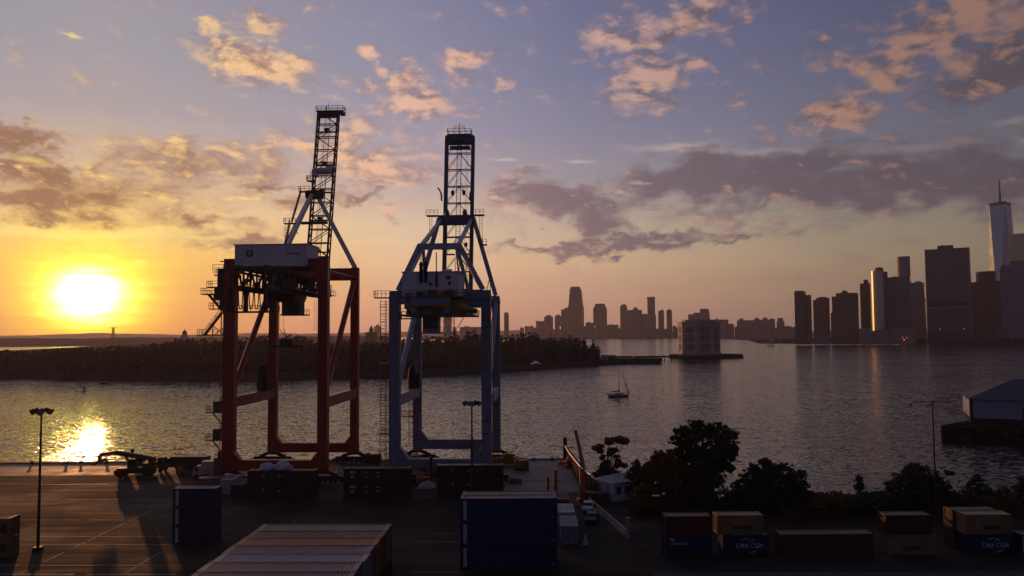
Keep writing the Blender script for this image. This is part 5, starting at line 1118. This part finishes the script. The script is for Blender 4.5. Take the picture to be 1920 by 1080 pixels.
for x in (-7.5,-3.5,3.5,7.5): mb = MB(); mb.box((x,4,24.4),(1.6,1.6,4)); mb.build('chimney', M_RFT, t)
p = at(346, 636, 1500); t = thing('domed_tower', 'domed tower silhouette far off above the treetops left of the red crane', 'tower', (p.x,1500,-1)); mb = MB(); mb.bb(-5,5,-5,5,0,30); mb.build('wall', M_STONE, t); mb = MB(); mb.lathe((0,0,30),[(4.2,0),(4.2,4),(4.0,6),(2.8,8.4),(.6,9.8),(.3,12.4)],12); mb.build('dome', M_RFT, t)
p = at(212, 640, 2400); t = thing('pylon', 'far T shaped steel pylon on the horizon right of the sun', 'pylon', (p.x,2400,0)); mb = MB(); z1 = at(212, 614, 2400).z
for s_ in (-1,1):
    for q in (-1,1): mb.beam((s_*6,q*4,0),(s_*1.6,q*1.2,z1),1.1)
for i in range(7): z = z1*i/7; k = 6-4.4*i/7; k2 = 6-4.4*(i+1)/7; mb.beam((-k,-3,z),(k2,-3,z+z1/7),.7); mb.beam((k,-3,z),(-k2,-3,z+z1/7),.7)
mb.bb(-9,9,-1,1,z1-1.6,z1); mb.bb(-5,5,-1,1,z1-13,z1-12); mb.build('steel_frame', M_STEELD, t)
p = at(696, 640, 1700); t = thing('church', 'small far church with steeple above the trees between the cranes', 'church', (p.x,1700,-1)); mb = MB(); mb.bb(-11,11,-6,6,0,34); mb.build('nave', M_FARHILL, t); mb = MB(); mb.bb(-4,4,-4,4,0,40); mb.add([(-4,-4,40),(4,-4,40),(4,4,40),(-4,4,40),(0,0,49)],[(0,1,4),(1,2,4),(2,3,4),(3,0,4)]); mb.build('steeple', M_FARHILL, t)
# ferry dock and causeway out to the ventilation island
a_, b_ = gz(1152, 682, ZW), gz(1245, 682, ZW); Yd = a_.y
t = thing('ferry_dock', 'long dark timber dock running out from the island tip', 'dock', (a_.x,Yd,ZW)); Ld = b_.x-a_.x
mb = MB(); mb.bb(-8,Ld,0,26,2.6,5.4); mb.build('deck', M_WOOD, t)
mb = MB()
for i in range(24): x = -7+i*(Ld+6)/23; mb.tube((x,1,-3),(x,1,3),.45,8); mb.tube((x,20,-3),(x,20,3),.45,8)
mb.bb(-6,Ld-1,2,2.6,0,2.6); mb.build('piles', M_WOOD, t)
mb = MB(); mb.rail([(-8,.4,5.4),(Ld,.4,5.4)],1.4,.12,3); mb.bb(Ld*.42,Ld*.42+3,3,5,5.4,7.4); mb.build('railing', M_STEELD, t)
t = thing('causeway', 'thin dark causeway between the dock and the white vent building', 'causeway', (b_.x,Yd+90,ZW)); c_ = gz(1285, 672, ZW)
mb = MB(); mb.bb(-46,c_.x-b_.x+14,0,6,3.2,5.0)
for i in range(12): x = -44+i*8; mb.tube((x,3,-2),(x,3,3.4),.6,8)
mb.build('deck', M_WOOD, t)
# octagonal ventilation building on its islet
pc = gz(1309, 672.5, ZW); Yv = pc.y+24; pv_ = at(1311, 660, Yv)
n = 20; mb = MB(); mb.prism([(pv_.x+8+47*math.cos(2*math.pi*i/n)*(1 if i % 2 else .94), Yv+33*math.sin(2*math.pi*i/n)) for i in range(n)], ZW-3, 1.6, .95); struct(mb, 'islet_ground', M_SOIL)
t = thing('ventilation_tower', 'pale octagonal ventilation building on its own islet', 'building', (pv_.x,Yv,1.5), R(-18.5))
rad = 23.5/math.cos(math.pi/8); zt = at(1311, 605, Yv).z-1.5
oct_ = lambda r_: [(r_*math.cos(R(-90+22.5+45*i+22.5*0)+0), r_*math.sin(R(-90+22.5+45*i))) for i in range(8)]
oct_ = lambda r_, off=0.0: [(r_*math.cos(R(-90+off+45*i)), r_*math.sin(R(-90+off+45*i))) for i in range(8)]
mb = MB(); mb.prism(oct_(rad), 0, zt); mb.build('wall', M_STONE, t)
mb = MB(); mb.prism(oct_(rad*1.02), zt, zt+1.0); mb.prism(oct_(rad*.8), zt+1.0, zt+3.6); mb.build('cornice', M_STONE, t)
mb = MB(); mb.prism(oct_(rad*1.03), -.2, 2.4); mb.build('plinth', M_STONE, t)
for i in range(8):
    p0, p1 = Vector((*oct_(rad)[i],0)), Vector((*oct_(rad)[(i+1)%8],0)); ax = (p1-p0).normalized(); nm = Vector((ax.y,-ax.x,0)); Lf = (p1-p0).length
    if nm.dot(Vector((0,1,0))) > .6: continue
    for k in range(4):
        mb = MB()
        for z0, z1 in ((zt*.13,zt*.34),(zt*.40,zt*.62),(zt*.68,zt*.86)):
            c = p0+ax*(Lf*(.28+.147*k)); hw = .8
            mb.add([tuple(c-ax*hw+nm*.12+Vector((0,0,z0))),tuple(c+ax*hw+nm*.12+Vector((0,0,z0))),tuple(c+ax*hw+nm*.12+Vector((0,0,z1))),tuple(c-ax*hw+nm*.12+Vector((0,0,z1))),tuple(c-ax*hw-nm*.5+Vector((0,0,z0))),tuple(c+ax*hw-nm*.5+Vector((0,0,z0))),tuple(c+ax*hw-nm*.5+Vector((0,0,z1))),tuple(c-ax*hw-nm*.5+Vector((0,0,z1)))],[(0,1,2,3),(0,4,5,1),(2,6,7,3),(1,5,6,2),(0,3,7,4)])
        mb.build('window_slot', M_RFT, t)
# the pier warehouse on the right
a_ = gz(1800, 827, ZW); Yp = a_.y
t = thing('pier', 'dark rubble edged pier reaching in from the right edge', 'pier', (0,0,0)); xl = at(1763, 810, Yp+16).x; xf = at(1795, 826, Yp).x
mb = MB(); mb.prism([(xf,Yp),(xf+4,Yp-1),(300,Yp-14),(300,Yp+90),(at(1850,780,Yp+70).x,Yp+70),(at(1828,785,Yp+30).x,Yp+30),(at(1815,787,Yp+18).x,Yp+18),(at(1776,796,Yp+9).x,Yp+9),(at(1764,804,Yp+5).x,Yp+5),(at(1768,816,Yp+2).x,Yp+2)], ZW-4, .9); mb.build('pier_body', M_SOIL, t)
mb = MB(); random.seed(31)
for i in range(150):
    f = random.random(); x = xf+f*90 if i % 4 else xl+random.uniform(-1,3); y = Yp-f*9 if i % 4 else Yp+random.uniform(1,6); s_ = random.uniform(.8,2.0); mb.box((x,y+random.uniform(-1.2,.3),ZW+random.uniform(.2,3.2)),(s_,s_,s_*.8),random.uniform(0,3),.7)
tag(mb.build('rubble_edge', pm('pier_rubble', (46,40,38), .9, var=.5), t), kind='stuff')
M_SID = pm('warehouse_siding', (138,148,168), .6, var=.14, scale=.2, streak=True); M_WRF = pm('warehouse_roof', (52,54,64), .6, var=.25, scale=.2)
Yb = Yp+12; xb = at(1820, 790, Yb).x; t = thing('warehouse', 'long pale blue pier warehouse with dark hipped roof at the right edge', 'warehouse', (xb,Yb,.9), R(-25)); L_, Dp, hw_ = 78, 26, 7.3
mb = MB(); mb.bb(0,L_,0,Dp,1.5,hw_)
wl = mb.build('wall', M_SID, t)
mb = MB(); corr(mb, (1.0,-.05,1.9), (1,0,0), 12.6, (0,0,1), 4.9, (0,-1,0), .6, .06); mb.build('siding_panel', M_SID, t)
mb = MB(); mb.bb(-.15,L_,-.14,Dp,0,1.5); mb.build('plinth', M_WOOD, t)
mb = MB(); mb.add([(-.8,-.9,hw_),(L_+.8,-.9,hw_),(L_+.8,Dp+.9,hw_),(-.8,Dp+.9,hw_),(13,Dp/2,hw_+5.6),(L_-13,Dp/2,hw_+5.6)],[(0,1,5,4),(1,2,5),(2,3,4,5),(3,0,4),(3,2,1,0)]); mb.build('roof', M_WRF, t)
for i in range(5): x0 = 13.8+i*13; mb = MB(); mb.bb(x0,x0+8,-.12,.02,.4,5.2); mb.build('door', M_BLACKC, t)
for x in (0.0,): mb = MB(); mb.bb(x-.2,x+.7,-.2,.3,1.5,hw_); mb.build('corner_post', M_WRF, t)

# ================================================================ far towers
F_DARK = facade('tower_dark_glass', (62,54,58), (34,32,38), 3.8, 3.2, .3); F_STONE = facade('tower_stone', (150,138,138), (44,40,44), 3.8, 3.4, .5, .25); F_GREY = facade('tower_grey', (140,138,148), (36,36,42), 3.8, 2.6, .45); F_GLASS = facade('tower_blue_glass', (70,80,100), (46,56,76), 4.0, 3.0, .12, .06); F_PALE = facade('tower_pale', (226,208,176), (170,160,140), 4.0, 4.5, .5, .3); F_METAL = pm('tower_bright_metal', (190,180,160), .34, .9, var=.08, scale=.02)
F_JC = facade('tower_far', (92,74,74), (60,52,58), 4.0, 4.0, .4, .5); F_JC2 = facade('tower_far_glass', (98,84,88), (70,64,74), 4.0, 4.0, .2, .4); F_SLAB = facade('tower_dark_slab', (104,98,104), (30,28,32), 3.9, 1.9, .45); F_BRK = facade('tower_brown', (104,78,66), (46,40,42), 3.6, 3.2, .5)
def tower(label, Y, blocks, mat, yaw=20, k=.7, name='office_tower', group=None, z0=-1.0, mats=None):
    """blocks: (px0, px1, y_top, y_bottom or None, shape, part name)"""
    b0 = blocks[0]; yw = R(yaw); cw, sw = math.cos(yw), abs(math.sin(yw)); hor = lambda px: 624-(px-960)*math.tan(ROLL)
    xc = at((b0[0]+b0[1])/2, b0[2], Y).x; az = math.atan2(xc, Y); w0 = (b0[1]-b0[0])/F*Y; dep = k*w0*.6; yw = -yw
    t = thing(name, label, 'tower' if name != 'low_building' else 'building', (xc*(Y+dep)/Y, Y+dep, z0), yw-az, group)
    for i, bl in enumerate(blocks):
        px0, px1, yt, yb, shp, nm = (list(bl)+[None,'box',None])[:6] if len(bl) < 6 else bl
        nm = nm or ('tower_body' if i == 0 else 'upper_block'); wv = (px1-px0)/F*Y*math.cos(az); x = (at((px0+px1)/2, yt, Y).x-xc)*math.cos(az); top = at((px0+px1)/2, yt, Y).z-z0
        bot = 0.0 if yb is None else at((px0+px1)/2, yb, Y).z-z0
        lx = x*math.cos(yw); ly = -x*math.sin(yw)
        mb = MB(); a = wv/(cw+k*sw); b_ = k*a
        if shp == 'cyl': mb.lathe((lx,ly,bot),[(wv/2,0),(wv/2,top-bot)],28)
        elif shp == 'dome': mb.lathe((lx,ly,bot),[(wv/2,0)]+[(wv/2*math.cos(q*math.pi/10),(top-bot)*math.sin(q*math.pi/10)) for q in range(1,6)],20)
        else:
            tp = {'box':1.0,'taper':.8,'pyr':.04,'crown':.72}[shp]; mb.box((lx,ly,(bot+top)/2),(a,b_,top-bot),0,tp)
        mb.build(nm, (mats or {}).get(i, mat), t)
    return t
YM = 1790
NYG = 'towers of the dark skyline at the right'
tower('narrow dark tower with slanted top, leftmost of the right hand skyline', YM, [(1489,1511,547,None,'box'),(1509,1521,553,None,'box','side_block'),(1490,1508,545,549,'box','roof_cap')], F_DARK, 18, .6, group=NYG)
tower('short two part tower, second from the left of the right hand skyline', YM+30, [(1530,1555,558,None,'box'),(1524,1532,562,None,'box','side_block'),(1535,1550,556.5,560,'box','roof_cap')], F_BRK, 25, .8, group=NYG)
tower('broad stepped brown tower with small peak on a wide base', YM+10, [(1567,1609,549,None,'box'),(1559,1568,555,None,'box','side_block'),(1557,1600,586,None,'box','base_block'),(1576,1591,545,550,'crown','roof_cap'),(1581,1585,543,546,'box','roof_mast')], F_BRK, 12, .6, group=NYG)
tower('slim dark tower with stepped crown left of the bright cylinder tower', YM+40, [(1612,1632,531,None,'box'),(1619,1628,524,532,'box','roof_cap')], F_DARK, 15, .8, group=NYG)
tower('rounded metal tower catching a bright yellow sun streak', YM-20, [(1633,1658,507,None,'cyl'),(1640,1656,501,508,'cyl','roof_cap'),(1655,1664,509,None,'box','side_block'),(1647,1649,499,502,'box','roof_mast')], F_METAL, 0, 1, group=NYG, mats={2: F_DARK, 1: F_DARK})
tower('squat black slab tower right of the bright cylinder tower', YM, [(1658,1709,519,None,'box'),(1672,1690,517.5,520,'box','roof_cap')], F_SLAB, 8, .6, group=NYG)
tower('cylindrical tower with flat cut top rising behind the black slab', YM+130, [(1681,1706,482,None,'cyl'),(1682,1705,480,483,'cyl','roof_cap'),(1696,1706,479.5,540,'box','side_block')], F_GREY, 0, 1, group=NYG, mats={2: F_DARK})
tower('low curved top block between the black slab and the big slab', YM+70, [(1709,1734,530,None,'box'),(1712,1730,526.5,531,'dome','roof_cap'),(1708,1736,559,None,'box','base_block')], F_GREY, 6, .6, group=NYG)
t = tower('broadest grey slab tower with dark band low on its face', YM-30, [(1733,1819,465,None,'box'),(1757,1788,458,466,'box','roof_cap'),(1764,1770,457,459,'box','roof_mast')], F_SLAB, 5, .45, group=NYG)
mb = MB(); wv = 86/F*YM*math.cos(math.atan2(at(1776,520,YM).x,YM)); a = wv/(math.cos(R(5))+.45*math.sin(R(5))); fy = -.45*a/2; mb.bb(-a*.47,a*.47,fy-.4,fy+2,at(1776,574,YM).z,at(1776,567,YM).z); mb.build('dark_band', M_RFT, t); mb = MB()
for x in (-a*.5, a*.475): mb.bb(x,x+a*.025,fy-.6,fy+2,0,at(1776,466,YM).z)
mb.bb(-a*.49,a*.49,fy-.8,fy+2,at(1776,578,YM).z,at(1776,574.5,YM).z); mb.build('corner_pier', F_GREY, t)
tower('dark low block with sunlit left edge, between the big slab and the spire tower', YM+60, [(1834,1868,508,None,'box'),(1829,1835,509,None,'box','side_block'),(1820,1882,528,None,'box','base_block')], F_BRK, 10, .6, group=NYG, mats={1: F_PALE})  # pale facade on the left block paints the sunlit edge into the colour
tower('grey ribbed tower with crenellated top at the right edge', YM-60, [(1876,1945,495,None,'box'),(1893,1945,487,496,'box','roof_cap'),(1873,1880,500,None,'box','side_block')], F_GREY, 6, .6, group=NYG)
tower('pale yellowish tower at the right edge behind the ribbed one', YM+260, [(1886,1940,438,None,'box'),(1888,1938,436.5,440,'box','roof_cap')], F_PALE, 12, .6, group=NYG)
# the tapered spire tower
Ys = 2600; xs = at(1880, 500, Ys).x; t = thing('spire_tower', 'tallest tapered glass tower with needle antenna at the far right', 'tower', (xs,Ys,0), R(-8), NYG)
zt = at(1877, 386, Ys).z; mb = MB(); a = 33; b0 = [(-a,-a,0),(a,-a,0),(a,a,0),(-a,a,0)]; zb = 56; b1 = [(x,y,zb) for x, y, _ in b0]; tp = [(0,-a,zt),(a,0,zt),(0,a,zt),(-a,0,zt)]
mb.add(b0+b1+tp, [(i,(i+1)%4,4+(i+1)%4,4+i) for i in range(4)]+[(4+i,4+(i+1)%4,8+i) for i in range(4)]+[(4+(i+1)%4,8+(i+1)%4,8+i) for i in range(4)]+[(8,9,10,11)]); mb.build('tower_body', pm('mirror_glass', (150,158,176), .09, .8, var=.08, scale=.02), t)
mb = MB(); mb.prism([(x*.99,y*.99) for x, y, _ in tp], zt, zt+9); mb.build('parapet', F_DARK, t)
za = at(1876, 337, Ys).z; mb = MB(); mb.lathe((0,0,zt+9),[(19,0),(19,3),(3.6,4),(3.2,(za-zt)*.35),(2.4,(za-zt)*.6),(1.6,(za-zt)*.8),(.8,za-zt-9)],10); mb.lathe((0,0,zt+9+(za-zt)*.28),[(4.4,0),(4.4,3)],10); mb.build('antenna', M_STEELD, t)
# waterfront of the right-hand shore
mb = MB(); fr = [(1405,639),(1425,641),(1500,642.5),(1600,643.5),(1720,645),(1960,647)]; f3 = [gz(x,y,ZW) for x, y in fr]
mb.prism([(q.x,q.y) for q in f3]+[(2600,1800),(2600,3400),(900,3400),(at(1470,636,2300).x,2300),(at(1425,636,2100).x,2100)], ZW-3, -.6); struct(mb, 'shore_ground', M_SOIL)
lowb = [(1437,1452,634,1900,M_STONE,'low pale ferry shed at the tip of the right hand shore'),(1527,1556,629,1800,F_GREY,'low grey block at the foot of the two part tower'),(1610,1634,616,1745,F_STONE,'wide low ferry terminal at the foot of the bright cylinder tower'),(1634,1667,620,1740,F_GREY,'lower grey hall between the ferry terminal and the red lights'),(1668,1712,616,1738,F_STONE,'ferry terminal hall behind the red lights'),(1740,1800,622,1735,F_DARK,'dark waterfront block at the foot of the big slab'),(1806,1870,618,1732,F_DARK,'dark waterfront block left of the ribbed tower'),(1868,1930,612,1728,F_GREY,'grey waterfront block at the right edge')]
for px0, px1, yt, Y, mt, lab in lowb: tower(lab, Y, [(px0,px1,yt,None,'box'),(px0+(px1-px0)*.2,px0+(px1-px0)*.5,yt-1.4,yt+.5,'box','roof_cap')], mt, 4, .6, 'low_building', 'low buildings on the right hand waterfront')
wd_ = MB(); rg = random.Random(12)
for i in range(210):
    px = rg.uniform(1408, 1925); yw_ = ip(fr, px)-.8; g = gz(px, yw_, -.6); y = g.y+rg.uniform(2,26); h_ = rg.uniform(5,13)*(min(1,(px-1400)/80)); x = at(px, 640, y).x; r_ = rg.uniform(3,6)
    for _ in range(14):
        u = Vector((rg.gauss(0,1),rg.gauss(0,1),rg.gauss(0,1))).normalized(); leaves(wd_, (x+u.x*r_*.7,y+u.y*r_*.7,-.6+h_*.55+u.z*h_*.4),(r_*.45,r_*.45,h_*.22),10,1.5,rg,0)
tag(wd_.build('waterfront_woods', M_ISLE), 'line of dark trees along the foot of the right hand skyline', 'woods', kind='stuff')
M_RED_L = bpy.data.materials.new('red_lamp'); M_RED_L.use_nodes = True; bs = M_RED_L.node_tree.nodes['Principled BSDF']; bs.inputs['Emission Color'].default_value = (1,.12,.10,1); bs.inputs['Emission Strength'].default_value = 1.6
for k, (px, py, s_, lab) in enumerate(((1695,637,1.3,'brightest red lamp low on the right hand waterfront'),(1692,632.5,.8,'small red lamp above the brightest one on the waterfront'),(1700,633,.8,'small red lamp right of the brightest one on the waterfront'),(1762,617,.8,'red lamp at the foot of the big slab tower'),(1807,616,.7,'red lamp at the right foot of the big slab tower'))):
    p = at(px, py, 1722); t = thing('signal_lamp', lab, 'lamp', (p.x,1722,-.6), 0, 'red lamps on the right hand waterfront'); h_ = p.z+.6
    mb = MB(); mb.tube((0,0,0),(0,0,h_),.25); mb.build('post', M_STEELD, t); mb = MB(); mb.lathe((0,-.4,h_-s_),[(s_*.5,0),(s_,s_*.6),(s_,s_*1.3),(s_*.4,s_*1.9)],10); mb.build('lamp_globe', M_RED_L, t)
# ---------------------------------------------------------------- towers across the river
YJ = 4300; JG = 'far towers across the river'
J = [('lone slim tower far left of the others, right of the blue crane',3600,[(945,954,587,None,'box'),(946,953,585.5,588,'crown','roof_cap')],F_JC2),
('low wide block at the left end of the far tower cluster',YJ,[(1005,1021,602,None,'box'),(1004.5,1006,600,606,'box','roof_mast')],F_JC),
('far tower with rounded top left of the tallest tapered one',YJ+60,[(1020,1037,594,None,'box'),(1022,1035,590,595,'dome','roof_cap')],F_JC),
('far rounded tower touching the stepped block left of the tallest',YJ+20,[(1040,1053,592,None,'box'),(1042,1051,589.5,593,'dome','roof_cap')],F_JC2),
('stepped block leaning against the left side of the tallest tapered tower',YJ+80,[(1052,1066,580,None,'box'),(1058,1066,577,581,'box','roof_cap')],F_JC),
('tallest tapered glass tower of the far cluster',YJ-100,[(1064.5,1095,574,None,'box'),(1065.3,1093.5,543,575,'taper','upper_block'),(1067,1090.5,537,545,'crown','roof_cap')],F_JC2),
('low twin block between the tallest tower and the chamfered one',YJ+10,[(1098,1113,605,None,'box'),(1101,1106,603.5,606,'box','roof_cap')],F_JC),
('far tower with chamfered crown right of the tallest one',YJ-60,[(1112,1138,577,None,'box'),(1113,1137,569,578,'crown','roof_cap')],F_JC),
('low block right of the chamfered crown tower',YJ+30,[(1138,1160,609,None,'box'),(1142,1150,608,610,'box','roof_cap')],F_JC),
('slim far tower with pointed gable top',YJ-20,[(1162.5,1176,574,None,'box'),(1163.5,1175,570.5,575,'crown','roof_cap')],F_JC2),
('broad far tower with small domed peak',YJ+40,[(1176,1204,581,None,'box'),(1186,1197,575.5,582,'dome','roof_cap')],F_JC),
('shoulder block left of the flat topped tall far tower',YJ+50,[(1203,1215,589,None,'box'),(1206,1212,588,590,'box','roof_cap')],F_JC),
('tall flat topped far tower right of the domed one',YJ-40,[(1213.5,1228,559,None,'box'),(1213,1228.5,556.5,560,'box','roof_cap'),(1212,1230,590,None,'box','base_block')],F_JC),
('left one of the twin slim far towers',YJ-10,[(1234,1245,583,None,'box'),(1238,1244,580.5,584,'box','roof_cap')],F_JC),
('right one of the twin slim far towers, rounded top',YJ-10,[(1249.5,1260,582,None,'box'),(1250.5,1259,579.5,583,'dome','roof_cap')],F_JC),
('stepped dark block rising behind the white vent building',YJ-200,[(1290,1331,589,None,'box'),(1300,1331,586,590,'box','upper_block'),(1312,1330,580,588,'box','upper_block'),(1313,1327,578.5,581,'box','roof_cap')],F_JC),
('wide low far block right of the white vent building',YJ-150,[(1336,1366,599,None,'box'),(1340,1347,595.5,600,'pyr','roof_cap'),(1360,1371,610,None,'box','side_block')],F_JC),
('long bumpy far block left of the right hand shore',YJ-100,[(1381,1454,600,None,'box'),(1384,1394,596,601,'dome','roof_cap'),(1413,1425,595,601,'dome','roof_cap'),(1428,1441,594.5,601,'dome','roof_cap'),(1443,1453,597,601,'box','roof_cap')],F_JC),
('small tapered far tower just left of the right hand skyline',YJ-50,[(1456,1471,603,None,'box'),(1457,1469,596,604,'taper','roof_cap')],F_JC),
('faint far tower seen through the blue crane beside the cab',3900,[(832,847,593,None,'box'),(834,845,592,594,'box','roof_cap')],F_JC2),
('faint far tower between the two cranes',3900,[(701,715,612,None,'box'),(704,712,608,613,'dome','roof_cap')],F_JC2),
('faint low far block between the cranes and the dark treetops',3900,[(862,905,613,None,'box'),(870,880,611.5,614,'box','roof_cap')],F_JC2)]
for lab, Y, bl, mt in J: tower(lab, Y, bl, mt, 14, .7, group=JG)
rg = random.Random(3); px = 975
while px < 1500:
    wpx = rg.uniform(5, 15); yt = rg.uniform(610, 618)-(2.5 if rg.random() < .3 else 0)
    tower('plain low far block in the hazy band at the foot of the far towers', YJ+rg.uniform(-160,-60), [(px,px+wpx,yt,None,'box'),(px+wpx*.3,px+wpx*.6,yt-1,yt+.4,'box','roof_cap')], rg.choice([F_JC,F_JC2]), rg.uniform(-20,20), .7, 'low_building', 'low blocks in the hazy far band'); px += wpx*rg.uniform(.7,1.1)
# ================================================================ haze
hm = bpy.data.materials.new('air_haze'); hm.use_nodes = True; ht = hm.node_tree; ht.nodes.clear()
ho = ht.nodes.new('ShaderNodeOutputMaterial'); pv = ht.nodes.new('ShaderNodeVolumePrincipled')
pv.inputs['Color'].default_value = (.76, .75, .88, 1); pv.inputs['Density'].default_value = HAZE_D
pv.inputs['Anisotropy'].default_value = .45
ht.links.new(pv.outputs[0], ho.inputs['Volume'])
mb = MB(); mb.bb(-7000, 7000, -400, 9000, -10.5, 575)
hz_o = mb.build('haze', hm); tag(hz_o, 'pale evening haze lying over the harbour', 'haze', kind='stuff')
